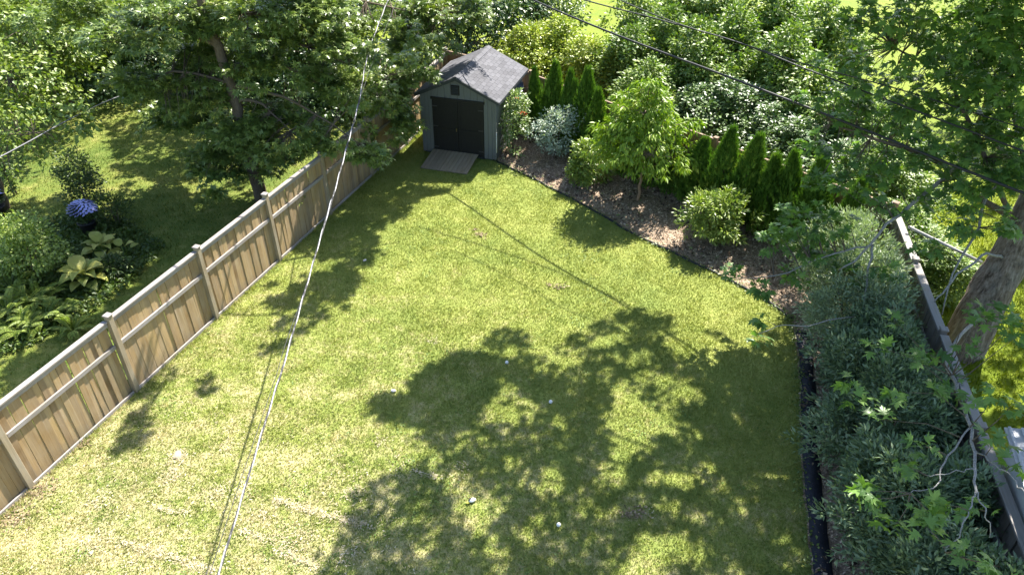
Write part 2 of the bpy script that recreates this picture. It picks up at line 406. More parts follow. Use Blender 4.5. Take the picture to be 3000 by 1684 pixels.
M_MEAB = grassmat('meadow_blades', MEA_PAL, (.22, .23, .02), .3, None, True)
o = blades('grass', [np.array(q_) for q_ in ((8.6, 3), (22, 3), (26, 26), (10.5, 17.5), (9.3, 15))], 120000, .09, .012, M_MEAB)
tag(o, 'bright yellow green grass beyond the old grey fence', 'grass', kind='stuff')
edge = np.concatenate([lposts[i] + (lposts[i+1] - lposts[i])*t for i in range(0, 9) for t in [rng.random((420, 1))]]) + np.array([FD[1], -FD[0]])*(.07 + np.abs(rng.normal(size=(3780, 1)))*.07)
ez = np.concatenate([edge, np.zeros((len(edge), 1))], 1); ea = rng.random(len(edge))*6.28; hh = .05 + .13*rng.random(len(edge))*vnoise(ez*[1.7, 1.7, 1], 8)
ex_ = np.stack([np.cos(ea), np.sin(ea), 0*ea], 1)*.006; et = ez + rng.normal(size=ez.shape)*.04; et[:, 2] = hh
o = link('long_grass', mesh_np('long_grass', np.stack([ez - ex_, ez + ex_, et], 1).reshape(-1, 3), np.arange(3*len(ez)).reshape(-1, 3), None, np.repeat(rng.random(len(ez)), 3), (M_BLADE,)))
tag(o, 'longer unmown grass along the foot of the tan fence', 'grass', kind='stuff')
def slivers(name, P, ln, wd, mat, z=.01, tilt=.25):
    n = len(P); a = rng.random(n)*2*math.pi; X = np.stack([np.cos(a), np.sin(a), rng.normal(size=n)*tilt], 1); Y = np.stack([-np.sin(a), np.cos(a), rng.normal(size=n)*tilt], 1)
    l = (ln*(.5 + rng.random(n)))[:, None]; ww = (wd*(.5 + rng.random(n)))[:, None]
    c = np.concatenate([P[:, :2], (z + .012*rng.random(n))[:, None]], 1)
    V = np.stack([c - X*l - Y*ww, c + X*l - Y*ww*.6, c + X*l*.8 + Y*ww, c - X*l*.9 + Y*ww], 1).reshape(-1, 3)
    return link(name, mesh_np(name, V, None, np.arange(4*n).reshape(-1, 4), np.repeat(rng.random(n), 4), (mat,)))
def chipmat(name, stops):
    m, nt, b, out = newmat(name)
    L(nt, ramp(nt, N(nt, 'ShaderNodeAttribute', attribute_name='rnd').outputs['Fac'], stops), b.inputs['Base Color'])
    b.inputs['Roughness'].default_value = .85; b.inputs['Specular IOR Level'].default_value = .2; return m
M_CHIP = chipmat('bark_chips', [(0, (.10, .068, .042)), (.4, (.33, .235, .16)), (.75, (.52, .40, .29)), (1, (.66, .54, .42))])
o = slivers('bark_mulch', scatter(bed_poly, 56000), .022, .0075, M_CHIP, .014, .4)
tag(o, 'brown bark mulch chips covering the planting bed', 'mulch', kind='stuff')
lit = scatter(bed_poly, 5200); lit = lit[vnoise(np.concatenate([lit*1.3, lit[:, :1]*0], 1), 15) > .45]
o = slivers('leaf_litter', lit, .035, .022, chipmat('dead_leaves', [(0, (.05, .035, .025)), (.6, (.16, .11, .075)), (.85, (.42, .34, .25)), (1, (.16, .22, .06))]), .03, .5)
tag(o, 'scattered dead leaves lying on the mulch bed', 'leaf litter', kind='stuff')
M_STRAWCHIP = chipmat('dry_clippings', [(0, (.30, .26, .13)), (.6, (.44, .37, .23)), (1, (.60, .53, .40))])
K = 3000/2576
def px(*p): return [G(a*K, b*K) for a, b in p]
cl = []
for a, b_, n, wd in (((690, 1255), (780, 1285), 260, .035), ((780, 1285), (935, 1325), 420, .04), ((600, 1330), (690, 1365), 160, .035), ((700, 1385), (800, 1425), 300, .045), ((300, 1365), (420, 1395), 260, .05), ((420, 1395), (540, 1440), 300, .05), ((385, 1275), (470, 1290), 150, .04), ((1040, 1185), (1110, 1205), 110, .035), ((690, 1340), (740, 1395), 120, .06)):
    A, B = px(a, b_); t = rng.random(n)[:, None]; t = t + .06*np.sin(t*40)
    cl.append(A + (B - A)*t + rng.normal(size=(n, 3))*wd)
for (u, v), n, wd in (((430, 1195), 200, .12), ((450, 1150), 200, .10), ((245, 1370), 250, .16), ((550, 1245), 140, .12), ((615, 1240), 90, .1), ((880, 1395), 130, .12), ((250, 1260), 120, .10), ((890, 1240), 110, .1), ((1160, 1180), 60, .1), ((330, 1440), 200, .2), ((650, 1300), 130, .15), ((760, 1355), 150, .14), ((1090, 860), 50, .1), ((575, 1120), 60, .1), ((955, 1110), 50, .1), ((1010, 1180), 60, .14), ((1620, 1290), 40, .1)):
    cl.append(px((u, v))[0] + rng.normal(size=(n, 3))*wd)
big = scatter([p[:2] for p in px((0, 1180), (500, 1000), (900, 1150), (1100, 1446), (0, 1446))], 2600); cl.append(np.concatenate([big, np.zeros((len(big), 1))], 1))
o = slivers('dry_grass_clippings', np.concatenate(cl), .016, .0045, M_STRAWCHIP, .025, .25)
tag(o, 'pale dry mown clippings lying in lines on the lawn', 'clippings', kind='stuff')
M_SOIL = chipmat('soil_crumbs', [(0, (.07, .05, .03)), (.5, (.20, .15, .09)), (1, (.34, .27, .17))])
sp = [px((u, v))[0] + rng.normal(size=(n, 3))*np.array([wd, wd*.6, 0]) for (u, v), n, wd in (((1208, 592), 55, .09), ((1195, 580), 20, .06), ((1405, 722), 40, .12), ((1380, 718), 20, .05), ((1600, 1293), 60, .12), ((200, 1118), 60, .1), ((30, 1300), 160, .25), ((90, 1230), 120, .2))]
o = slivers('soil_crumbs', np.concatenate(sp), .02, .012, M_SOIL, .03, .3)
tag(o, 'small bare brown soil and dead leaf spots in the lawn', 'soil', kind='stuff')
cc = scatter(lawn_poly, 900); cc = cc[(cc[:, 1] > 5) & (vnoise(np.concatenate([cc*.55, cc[:, :1]*0], 1), 12) > .5)]
cp = np.repeat(cc, 14, 0) + rng.normal(size=(len(cc)*14, 2))*.09*(.5 + rng.random((len(cc)*14, 1)))
cp = np.concatenate([cp, .022 + .02*rng.random((len(cp), 1))], 1)
o = foliage('clover', cp, rdir(len(cp))*[1, 1, .2], rdir(len(cp))*.4 + [0, 0, 1], .028*(.6 + .8*rng.random(len(cp))), (T_DIA[0]*[1.5, 1, 1], T_DIA[1]), leafmat('clover_leaf', (.07, .14, .03), (.20, .29, .06), .3, .5, .3))
tag(o, 'patches of small round clover leaves growing through the lawn', 'clover', kind='stuff')
# low weeds at the lawn edge of the planting bed
M_WEED = leafmat('weed_leaf', (.07, .12, .025), (.18, .24, .05), .35)
wp = np.concatenate([strip_edge[rng.integers(0, len(strip_edge), 900)] + rng.normal(size=(900, 2))*.07, bed_edge[rng.integers(0, len(bed_edge), 900)] + rng.normal(size=(900, 2))*.06])
wp = np.concatenate([wp, rng.random((len(wp), 1))*.07], 1)
o = foliage('edge_weeds', wp, rdir(len(wp))*[1, 1, .3], rdir(len(wp))*.4 + [0, 0, 1], .05*(.6 + rng.random(len(wp))), T_DIA, M_WEED)
tag(o, 'low green weeds growing along the bed edging', 'weeds', kind='stuff')
# black plastic edging and fabric strip
M_EDGE = plain('black_edging', (.035, .035, .04), (.015, .015, .018), 30, .55, .3, .3)
def ribbon(name, path, wd, h, mat, label, cat):
    P = np.asarray(path); T = nrm(np.gradient(P, axis=0)); Nn = np.stack([-T[:, 1], T[:, 0]], 1); V = []; n = len(P)
    zz = h*(1 + .4*(vnoise(np.concatenate([P*3, P[:, :1]*0], 1), 9) - .5))
    for s, z in ((-1, 0*zz), (-1, zz), (1, zz), (1, 0*zz)): V.append(np.concatenate([P + Nn*s*wd/2, z[:, None]], 1))
    V = np.stack(V, 1).reshape(-1, 3); Q = []
    for i in range(n - 1):
        for k in range(3): Q.append((i*4 + k, i*4 + k + 1, i*4 + 5 + k, i*4 + 4 + k))
    Q += [(0, 3, 2, 1), ((n-1)*4, (n-1)*4 + 1, (n-1)*4 + 2, (n-1)*4 + 3)]
    return tag(link(name, mesh_np(name, V, None, Q, None, (mat,))), label, cat)
ribbon('garden_edging', bed_edge[2:], .032, .05, M_EDGE, 'low black plastic edging between the lawn and the mulch bed', 'edging')
M_FABRIC = plain('weed_fabric', (.03, .033, .045), (.012, .013, .018), 18, .7, .25, .5)
ribbon('weed_barrier', strip_edge[3:] + np.array([.17, .0]), .27, .035, M_FABRIC, 'dark weed barrier fabric strip beside the silvery shrubs', 'fabric')

# ================================================================== fences
WOOD_L = wood('cedar_boards', [(.25, .165, .08), (.49, .335, .155), (.37, .265, .14), (.57, .405, .19), (.43, .32, .175), (.28, .19, .10)], (.40, .34, .26), .4)
WOOD_R = wood('grey_boards', [(.20, .165, .13), (.28, .23, .185), (.24, .20, .165)], (.32, .31, .30), .7)
WOOD_B = wood('red_cedar_boards', [(.34, .205, .13), (.42, .26, .165), (.30, .19, .125)], (.33, .27, .23), .3)
RAIL_L = wood('rail_wood', [(.36, .325, .30), (.30, .27, .245), (.40, .365, .34)], (.37, .36, .365), .6, 0)
RAIL_B = wood('cedar_rail', [(.30, .21, .15), (.35, .25, .18)], (.30, .25, .22), .4, 0)
RAIL_R = wood('old_rail_wood', [(.38, .36, .345), (.44, .42, .405)], (.27, .265, .265), .8, 0)
POST_L = wood('post_wood', [(.38, .31, .20), (.43, .355, .24)], (.38, .35, .30), .5)
def fence(name, label, posts, mat, rail, postmat, side, h=1.75, capw=.10, pw=.118, step=True, skip=()):
    """posts: plan positions; side=+1 puts rails on the right of the walking direction"""
    base = np.array([*posts[0], 0.]); root = thing(name, label, 'fence', base)
    r = np.random.default_rng(len(posts)*13)
    for i, p in enumerate(posts):
        d = posts[min(i+1, len(posts)-1)] - posts[max(i-1, 0)]; a = math.atan2(d[1], d[0]); nn = np.array([d[1], -d[0]])/np.linalg.norm(d)*side
        c = p + nn*.035
        po = link('post', box(.105, .105, h + .10, postmat, .006, 'b'), root, (c[0]-base[0], c[1]-base[1], -.02), (r.normal()*.006, r.normal()*.006, a))
        link('post_cap', box(.135, .135, .03, rail, .008, 'b'), po, (0, 0, h + .102))
        if i == len(posts) - 1: break
        e = posts[i+1]; d = e - p; Ln = np.linalg.norm(d); u = d/Ln; a = math.atan2(u[1], u[0]); nn = np.array([u[1], -u[0]])*side
        hz = (r.uniform(-.035, .02) if step else 0)
        def put(nm, me, s, off, z, ry=0):
            q = p + u*s + nn*off; return link(nm, me, root, (q[0]-base[0], q[1]-base[1], z), (0, ry, a))
        n = max(3, int(round((Ln - .12)/pw))); pp = (Ln - .12)/n
        for k in range(n):
            me = box(round(pp, 3) - .001, .019, h - .06, mat, 0, 'b', (k*7 + i) % 6 + 1)
            o = put('picket', me, .06 + pp*(k + .5), r.choice([-.010, -.004, .0, .006, .011]), .045 + hz + r.normal()*.004)
            o.rotation_euler.y = r.normal()*.0035; o.rotation_euler.x = r.normal()*.004
        put('cap_rail', box(round(Ln - .115, 2), capw, .035, rail, .005, 'b'), Ln/2, .025, h - .012 + hz)
        put('top_rail', box(round(Ln - .115, 2), .032, .085, rail, .004, 'b'), Ln/2, .034, h - .10 + hz)
        put('middle_rail', box(round(Ln - .13, 2), .04, .085, rail, .004, 'b'), Ln/2, .036, .66*h + hz + r.uniform(-.02, .02))
        put('kick_board', box(round(Ln - .12, 2), .032, .075, rail, .004, 'b'), Ln/2, .042, .01 + max(hz, -.01))
    return root
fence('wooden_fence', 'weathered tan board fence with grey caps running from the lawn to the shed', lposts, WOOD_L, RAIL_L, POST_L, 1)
fence('wooden_fence', 'reddish cedar fence behind the pointed evergreens and the shed', bposts, WOOD_B, RAIL_B, WOOD_B, 1, 1.8, .07)
fence('wooden_fence', 'old grey board fence with broad pale cap rail behind the silvery shrubs', rposts, WOOD_R, RAIL_R, WOOD_R, 1, 1.75, .145, .15, False)

# ================================================================== shed
SW, SD, SE, SR = 2.4033, 2.93, 1.9655, 2.52
shed = thing('garden_shed', 'grey gable roofed garden shed with black double doors', 'shed', (-2.8166, 21.2333, 0), -.2836)
def sidingmat():
    m, nt, b, out = newmat('shed_siding')
    tc = N(nt, 'ShaderNodeTexCoord').outputs['Object']
    mp = N(nt, 'ShaderNodeMapping'); mp.inputs['Scale'].default_value = (30, 30, 2); L(nt, tc, mp.inputs[0])
    f = noise(nt, mp.outputs[0], 1.5, 4, .7); g = noise(nt, tc, 1.7, 4)
    c = ramp(nt, f, [(.3, (.108, .120, .122)), (.7, (.150, .163, .165))])
    c = mixc(nt, math_(nt, 'MULTIPLY_ADD', g, 1.4, -.55, clamp=True), c, (.14, .155, .145))
    sz = N(nt, 'ShaderNodeSeparateXYZ'); L(nt, tc, sz.inputs[0])      # splash dirt at the foot of the boards
    dirt = math_(nt, 'MULTIPLY_ADD', sz.outputs[2], -3.2, math_(nt, 'MULTIPLY_ADD', noise(nt, tc, 7, 4), 1.4, .0), clamp=True)
    L(nt, mixc(nt, math_(nt, 'MULTIPLY', dirt, .65), c, (.13, .11, .08)), b.inputs['Base Color'])
    b.inputs['Roughness'].default_value = .75; b.inputs['Specular IOR Level'].default_value = .25; bump(nt, b, f, .3, .004); return m
M_SID = sidingmat()
M_DOOR = plain('black_door', (.022, .022, .020), (.014, .014, .013), 12, .65, .25, .15, (8, 8, 1))
M_TRIM = plain('dark_trim', (.05, .06, .065), (.03, .035, .04), 10, .6, .3)
M_SHBASE = plain('roof_deck', (.10, .10, .11), None, 20, .9)
def prism(name, pts, y0, y1, mat, parent, axis='y'):
    """extrude an (a,z) outline between two depths"""
    n = len(pts); V = []
    for d in (y0, y1):
        for a, z in pts: V.append((a, d, z) if axis == 'y' else (d, a, z))
    bm = bmesh.new(); vs = [bm.verts.new(v) for v in V]
    bm.faces.new(vs[:n]); bm.faces.new(vs[n:][::-1])
    for i in range(n): bm.faces.new((vs[i], vs[n+i], vs[n+(i+1) % n], vs[(i+1) % n]))
    bmesh.ops.recalc_face_normals(bm, faces=bm.faces[:])
    me = bpy.data.meshes.new(name); bm.to_mesh(me); bm.free(); me.materials.append(mat)
    return link(name, me, parent)
pitch = (SR - SE)/(SW/2)
def gable(x): return SE + pitch*(SW/2 - abs(x - SW/2)) - .03
DX0, DX1, DZ1 = .36, 2.02, 1.80
front = prism('front_wall', [(.01, .06), (SW-.01, .06), (SW-.01, SE-.04), (SW/2, SR-.05), (.01, SE-.04)], .022, .06, M_TRIM, shed)
back = prism('back_wall', [(.01, .06), (SW-.01, .06), (SW-.01, SE-.04), (SW/2, SR-.05), (.01, SE-.04)], SD-.05, SD-.02, M_SID, shed)
xs = [0, .12, .24, .36, .56, .78, .99, 1.2, 1.41, 1.62, 1.83, 2.02, 2.15, 2.28, SW]
for i in range(len(xs)-1):
    a, b_ = xs[i] + .004, xs[i+1] - .004
    z0 = .05 if b_ < DX0 + .01 or a > DX1 - .01 else DZ1 + .05
    if a < SW/2 < b_ - .001: outl = [(a, z0), (b_, z0), (b_, gable(b_)), (SW/2, gable(SW/2)), (a, gable(a))]
    else: outl = [(a, z0), (b_, z0), (b_, gable(b_)), (a, gable(a))]
    prism('siding_board', outl, 0, .021, M_SID, front)
for sx, nm in ((0, 'left_wall'), (SW, 'right_wall')):
    x0, x1 = (.024, .05) if sx == 0 else (SW - .05, SW - .024)
    wl = prism(nm, [(.03, .05), (SD-.03, .05), (SD-.03, SE-.06), (.03, SE-.06)], x0, x1, M_TRIM, shed, 'x')
    n = 14
    for i in range(n):
        a, b_ = .062 + (SD-.12)*i/n + .003, .062 + (SD-.12)*(i+1)/n - .003
        y0, y1 = (.002, .023) if sx == 0 else (SW - .023, SW - .002)
        prism('siding_board', [(a, .05), (b_, .05), (b_, SE-.05), (a, SE-.05)], y0, y1, M_SID, wl, 'x')
link('floor_frame', box(SW-.06, SD-.06, .05, M_TRIM, 0, 'b'), shed, (SW/2, SD/2, 0))
for k, (x0, x1) in enumerate(((DX0+.01, (DX0+DX1)/2-.006), ((DX0+DX1)/2+.006, DX1-.01))):
    dw = x1 - x0
    dr = link('door', box(dw, .03, DZ1-.08, M_DOOR, .003, 'b'), shed, ((x0+x1)/2, .004, .085))
    for zz in (.0, .74, DZ1-.08-.075): link('door_rail', box(dw-.02, .016, .075, M_DOOR, .002, 'b'), dr, (0, -.0235, zz+.002))
    for s in (-1, 1): link('door_stile', box(.07, .012, DZ1-.1, M_DOOR, .002, 'b'), dr, (s*(dw/2-.036), -.0215, .01))
    for zz in (.18, .86, 1.5): link('hinge', box(.16, .012, .035, plain('black_iron', (.05, .05, .05), (.03, .03, .03), 20, .5, .4), .003), dr, ((-1 if k == 0 else 1)*(dw/2 - .085), -.034, zz))
    if k == 0: link('handle', box(.03, .035, .11, plain('brass', (.25, .2, .12), (.12, .1, .07), 10, .4, .5, 0, None, .8), .006), dr, (dw/2-.045, -.046, .80))
link('door_header', box(DX1-DX0+.06, .055, .075, M_DOOR, .005, 'b'), shed, ((DX0+DX1)/2, -.012, DZ1-.01))
vent = link('gable_vent', box(.26, .03, .30, M_DOOR, .004), shed, (SW/2-.06, -.012, 2.13))
for i in range(6): link('louvre', box(.21, .02, .026, M_TRIM, .002), vent, (0, -.02, -.11 + i*.044), (.5, 0, 0))
for x in (.0, SW-.0): link('corner_trim', box(.05, .05, SE-.12, M_SID, .004, 'b'), shed, (x + (.012 if x == 0 else -.012), .004, .05))
tube('downspout', [(SW+.02, -.03, .95), (SW+.025, -.03, .55), (SW+.02, -.035, .30)], [.012, .012, .012], plain('white_plastic', (.7, .7, .68), (.6, .6, .58), 10, .4), shed, 6)
# roof: deck with shingles that lie on it one by one
OVX, OVY = .13, .13
def deck():
    bm = bmesh.new(); e = SE - .02 - pitch*OVX; t = .03
    prof = [(-OVX, e), (SW/2, SR), (SW+OVX, e), (SW+OVX, e+t), (SW/2, SR+t), (-OVX, e+t)]
    A = [bm.verts.new((x, -OVY, z)) for x, z in prof]; B = [bm.verts.new((x, SD+OVY, z)) for x, z in prof]
    for i in range(6): j = (i+1) % 6; bm.faces.new((A[i], B[i], B[j], A[j]))
    for q in (A, B): bm.faces.new((q[0], q[1], q[4], q[5])); bm.faces.new((q[1], q[2], q[3], q[4]))
    bmesh.ops.recalc_face_normals(bm, faces=bm.faces[:])
    me = bpy.data.meshes.new('roof'); bm.to_mesh(me); bm.free(); me.materials.append(M_SHBASE); return me
roof = link('roof', deck(), shed)
def shinglemat():
    m, nt, b, out = newmat('asphalt_shingles')
    tc = N(nt, 'ShaderNodeTexCoord').outputs['Object']; oi = N(nt, 'ShaderNodeObjectInfo').outputs['Random']
    f = noise(nt, tc, 90, 3, .7, math_(nt, 'MULTIPLY', oi, 30)); g = noise(nt, tc, 4, 3, .6, math_(nt, 'MULTIPLY', oi, 9))
    t = math_(nt, 'ADD', math_(nt, 'MULTIPLY', oi, .40), math_(nt, 'ADD', math_(nt, 'MULTIPLY', f, .35), math_(nt, 'MULTIPLY', g, .3)))
    L(nt, ramp(nt, t, [(.2, (.060, .060, .068)), (.85, (.125, .125, .14))]), b.inputs['Base Color'])
    b.inputs['Roughness'].default_value = .85; b.inputs['Specular IOR Level'].default_value = .3; bump(nt, b, f, .6, .004); return m
M_SHI = shinglemat()
slope = math.atan(pitch); rl = (SW/2 + OVX)/math.cos(slope); rows = 11; cols = 11
ch = rl/rows; cw = (SD + 2*OVY + .02)/cols
tab = box(cw - .007, ch*1.28, .011, M_SHI, .002)
for sgn in (-1, 1):
    for i in range(rows):
        for k in range(cols + (i % 2)):
            wide = tab; y = -OVY - .01 + cw*(k + .5) - (cw/2 if i % 2 else 0)
            if i % 2 and k in (0, cols): wide = box(cw/2 - .007, ch*1.28, .011, M_SHI, .002); y += cw/4 if k == 0 else -cw/4
            s = (i + .5)*ch + .01                      # distance down from the ridge
            x = SW/2 + sgn*s*math.cos(slope); z = SR + .033 - s*math.sin(slope) + .012
            o = link('shingle', wide, roof, (x, y, z)); tl = slope*sgn - sgn*.055
            o.matrix_local = Matrix.Translation((x, y, z)) @ Matrix.Rotation(tl, 4, 'Y') @ Matrix.Rotation(math.pi/2, 4, 'Z')
for k in range(12):
    for sgn in (-1, 1):
        yy = -OVY + (SD + 2*OVY)*(k + .5)/12
        o = link('ridge_shingle', box(.275, .13, .010, M_SHI, .002), roof)
        o.matrix_local = Matrix.Translation((SW/2 + sgn*.058, yy, SR + .066 - .058*math.tan(slope) + .004*(k % 2))) @ Matrix.Rotation(sgn*slope, 4, 'Y') @ Matrix.Rotation(math.pi/2, 4, 'Z')
for yy in (-OVY-.016, SD+OVY+.016):
    for sgn in (-1, 1):
        o = link('barge_board', box(rl, .024, .085, M_TRIM, .003), roof)
        o.matrix_local = Matrix.Translation((SW/2 + sgn*(SW/2+OVX)/2, yy, (SR + SE-.02-pitch*OVX)/2 + .006)) @ Matrix.Rotation(sgn*slope, 4, 'Y')
for sgn in (-1, 1):
    link('fascia', box(.022, SD+2*OVY, .07, M_TRIM, .003), roof, (SW/2 + sgn*(SW/2+OVX+.013), SD/2, SE-.02-pitch*OVX))
# ramp
M_RAMP = wood('ramp_planks', [(.32, .26, .18), (.38, .32, .23), (.26, .215, .155)], (.33, .30, .25), .4, 1)
ramp_t = thing('wooden_ramp', 'grey plank ramp leading up to the shed doors', 'ramp', (-2.8166, 21.2333, 0), -.2836)
n = 12; rw = 1.5; rlen = 1.12; ra = math.atan(.14/rlen)
for i in range(n):
    x = (DX0+DX1)/2 - .1 - rw/2 + rw*(i + .5)/n
    link('plank', box(rw/n - .008, rlen, .032, M_RAMP, .003), ramp_t, (x, -.045 - rlen/2, .092), (ra, 0, 0))
for s in (-.6, 0, .6): prism('bearer', [(-.06, .005), (-.06, .115), (-1.02, .012), (-1.02, .005)], (DX0+DX1)/2 - .1 + s - .02, (DX0+DX1)/2 - .1 + s + .02, M_RAMP, ramp_t, 'x')
# things leaning on the shed's long wall
def shed_pt(x, y, z=0):
    a = -.2836; return (-2.8166 + x*math.cos(a) - y*math.sin(a), 21.2333 + x*math.sin(a) + y*math.cos(a), z)
M_BLUE = plain('blue_panel', (.05, .08, .13), (.035, .055, .09), 6, .5, .4)
pn = thing('leaning_board', 'dark blue board leaning on the far end of the shed wall', 'board', shed_pt(SW+.20, 2.45), -.2836)
link('sheet', box(.03, .72, 1.6, M_BLUE, .004, 'b'), pn, (0, 0, 0), (0, -.10, 0)); link('batten', box(.03, .72, .06, M_TRIM, .003), pn, (-.045, 0, .8), (0, -.10, 0))
M_TERRA = plain('terracotta', (.50, .22, .15), (.36, .15, .10), 8, .8, .2)
def potted(name, label, loc, r, h, mat):
    t = thing(name, label, 'pot', loc); pr = [(.70*r, 0), (.72*r, .02), (.95*r, h*.82), (1.08*r, h*.84), (1.08*r, h), (.9*r, h), (.85*r, h*.82), (.02, h*.8)]
    ns = 18; a = np.linspace(0, 2*math.pi, ns, endpoint=False); V = np.concatenate([np.stack([x*np.cos(a), x*np.sin(a), a*0 + z], 1) for x, z in pr])
    j = np.arange(ns); k = (j+1) % ns; Q = np.concatenate([np.stack([i*ns+j, i*ns+k, (i+1)*ns+k, (i+1)*ns+j], 1) for i in range(len(pr)-1)])
    link('pot_wall', mesh_np('pot_wall', V, None, Q, None, (mat,), None, True), t)
    link('soil', mesh_np('soil', [(.86*r*math.cos(x), .86*r*math.sin(x), h*.86) for x in a], None, None, None, ()) if False else box(r*1.05, r*1.05, .03, M_MULCH, .01), t, (0, 0, h*.86), (0, 0, .5))
    return t
g_ = G(1567, 335); tr = thing('terracotta_edging_tile', 'pink terracotta slab standing beside the grey leaved shrub', 'slab', (g_[0]-.1, g_[1]-.4, 0), .3)
link('slab', box(.16, .07, .5, M_TERRA, .012, 'b'), tr, (0, 0, 0), (.12, 0, 0)); link('foot', box(.24, .2, .06, M_TERRA, .01, 'b'), tr)

# ================================================================== trees
def dpx(u, v, y): return AY(u*K, v*K, y)          # full-view pixel at a distance
def shade_tufts(poly, n, h0, h1, thr, freq, seed, jit=.25, above=True):
    """tuft centres high in a crown, in the air above the patches of shade it throws"""
    P = scatter([p[:2] for p in px(*poly)], n); Z = np.zeros((len(P), 1)); P = np.concatenate([P, Z], 1)
    P = P[vnoise(P*freq + 3.1, seed)*.7 + vnoise(P*freq*2.7, seed + 1)*.3 > thr]
    h = h0 + (h1 - h0)*vnoise(P*.35 + 9, seed + 2) + rng.normal(size=len(P))*jit
    Q = P + SUN*(h/SUN[2])[:, None]
    return Q[~in_frame(Q, 90)] if above else Q
def limb(parent, path, r0, r1, mat, n=14, ns=8, name='limb'):
    S = spline(np.asarray(path), n); S[1:-1] += rng.normal(size=(n-2, 3))*.015
    tube(name, S, np.linspace(r0, r1, n), mat, parent, ns, np.array(parent.location)); return S

# ---- left maple, over the board fence
LM = thing('maple_tree', 'tall leafy maple with slim brown trunk just behind the tan board fence', 'tree', tuple(dpx(657, 505, 18.0)*[1, 1, 0]))
LOC = np.array(LM.location)
tp = np.array([LOC + [0, 0, -.1], dpx(645, 455, 18.0), dpx(622, 370, 18.05), dpx(600, 285, 18.1), dpx(575, 200, 18.15), dpx(545, 105, 18.2), dpx(512, 30, 18.3)])
tp = np.concatenate([tp, [tp[-1] + [-.15, .2, 1.6], tp[-1] + [-.2, .4, 3.4]]])
TS = limb(LM, tp, .19, .07, BARK, 34, 12, 'trunk')
mat_l = leafmat('maple_leaf', (.06, .115, .025), (.24, .31, .075), .36, .33, .55, (.50, .50, .11))
blobs = []
def B(u, v, y, r, rz=None): p = dpx(u, v, y); blobs.append((p[0], p[1], p[2], r*1.05, r*1.05, (rz or r*.7)*.6))
for b_ in ((345, 100, 17.5, 1.1), (330, 215, 17.6, 1.0), (250, 60, 19.5, 1.5), (440, 60, 18.6, 1.3), (450, 200, 18.4, 1.1), (560, 130, 19.4, 1.2), (640, 60, 18.6, 1.3),
           (700, 190, 18.2, 1.15), (640, 300, 18.3, .9), (730, 330, 17.6, 1.0, .6), (800, 110, 19.0, 1.4), (850, 230, 18.8, 1.2), (930, 110, 19.6, 1.4), (950, 250, 20.4, 1.1, .8),
           (1010, 190, 21.0, 1.0), (870, 345, 17.7, .7, .5), (920, 385, 17.4, .4, .3), (985, 290, 20.8, .7), (560, 380, 18.2, .8, .5), (470, 300, 19.2, 1.1, .6), (760, 30, 19.2, 1.4),
           (1080, 45, 22.5, 1.5), (1150, 30, 23, 1.2), (690, 430, 17.5, .45, .3), (540, 490, 16.2, .22, .15), (655, 505, 15.6, .35, .2), (780, 490, 16.5, .4, .2), (1040, 120, 21.8, 1.1), (600, 335, 17.9, .9, .6), (680, 380, 17.6, .8, .5), (800, 375, 17.4, .6, .4), (925, 395, 17.6, .5, .3), (560, 430, 17.8, .7, .45), (1000, 320, 20.4, .8, .8), (955, 330, 19.9, .8, .8), (400, 260, 18.0, 1.0, .7), (520, 250, 18.2, .9, .6)): B(*b_)
C1, D1 = blob_tufts(blobs, 5600, 3, .4, .6, 1.5, -.25, .40)
for c in ((-7.6, 17.6, 7.4, 1.2, 1.2, .8),):
    c_, d_ = blob_tufts([c], 45, 5, .3, .7); C1 = np.concatenate([C1, c_]); D1 = np.concatenate([D1, d_])
sh = shade_tufts(((1185, 470), (1040, 500), (985, 600), (900, 690), (860, 790), (700, 880), (600, 930), (460, 1030), (330, 990), (560, 815), (700, 660), (880, 480), (1000, 400), (1060, 440)), 1150, 5.9, 7.6, .45, 1.3, 11)
sh2 = shade_tufts(((300, 1130), (345, 1140), (370, 1045), (330, 1040)), 18, 7.5, 7.8, 0, 1, 12, .1)
sh5 = shade_tufts(((270, 330), (480, 300), (600, 330), (650, 520), (600, 600), (420, 640), (330, 560)), 420, 2.9, 4.6, .40, .9, 14, .2, False)
sh10 = np.concatenate([shade_tufts(((230, 800), (420, 640), (600, 500), (640, 560), (440, 700), (120, 930), (0, 1000), (0, 930)), 420, 6.0, 7.6, .38, 1.0, 16), shade_tufts(((0, 560), (330, 520), (330, 760), (60, 880), (0, 880)), 260, 6.0, 7.4, .50, 1.2, 17)])
sh6 = shade_tufts(((250, 310), (480, 280), (760, 300), (700, 420), (560, 500), (300, 430)), 700, 4.8, 6.2, .38, .8, 15, .2, False)
sh = np.concatenate([sh, sh2, sh5, sh6, sh10]); C1 = np.concatenate([C1, sh]); D1 = np.concatenate([D1, rdir(len(sh))*[1, 1, .3]])
limbs = []
for tgt, i0, r in (((345, 100, 17.6), 20, .07), ((330, 215, 17.7), 16, .05), ((730, 330, 17.7), 14, .06), ((900, 360, 17.5), 16, .055), ((850, 230, 18.8), 18, .07), ((950, 200, 20.2), 22, .07), ((800, 90, 19), 24, .07), ((470, 290, 19.2), 14, .05), ((1080, 45, 22.4), 26, .07), ((560, 380, 18.2), 10, .035)):
    a = TS[min(i0, 33)]; b_ = dpx(*tgt); m = a*.5 + b_*.5 + [0, 0, .35]
    limbs.append(limb(LM, [a, m, b_], r, .012, BARK, 10, 6))
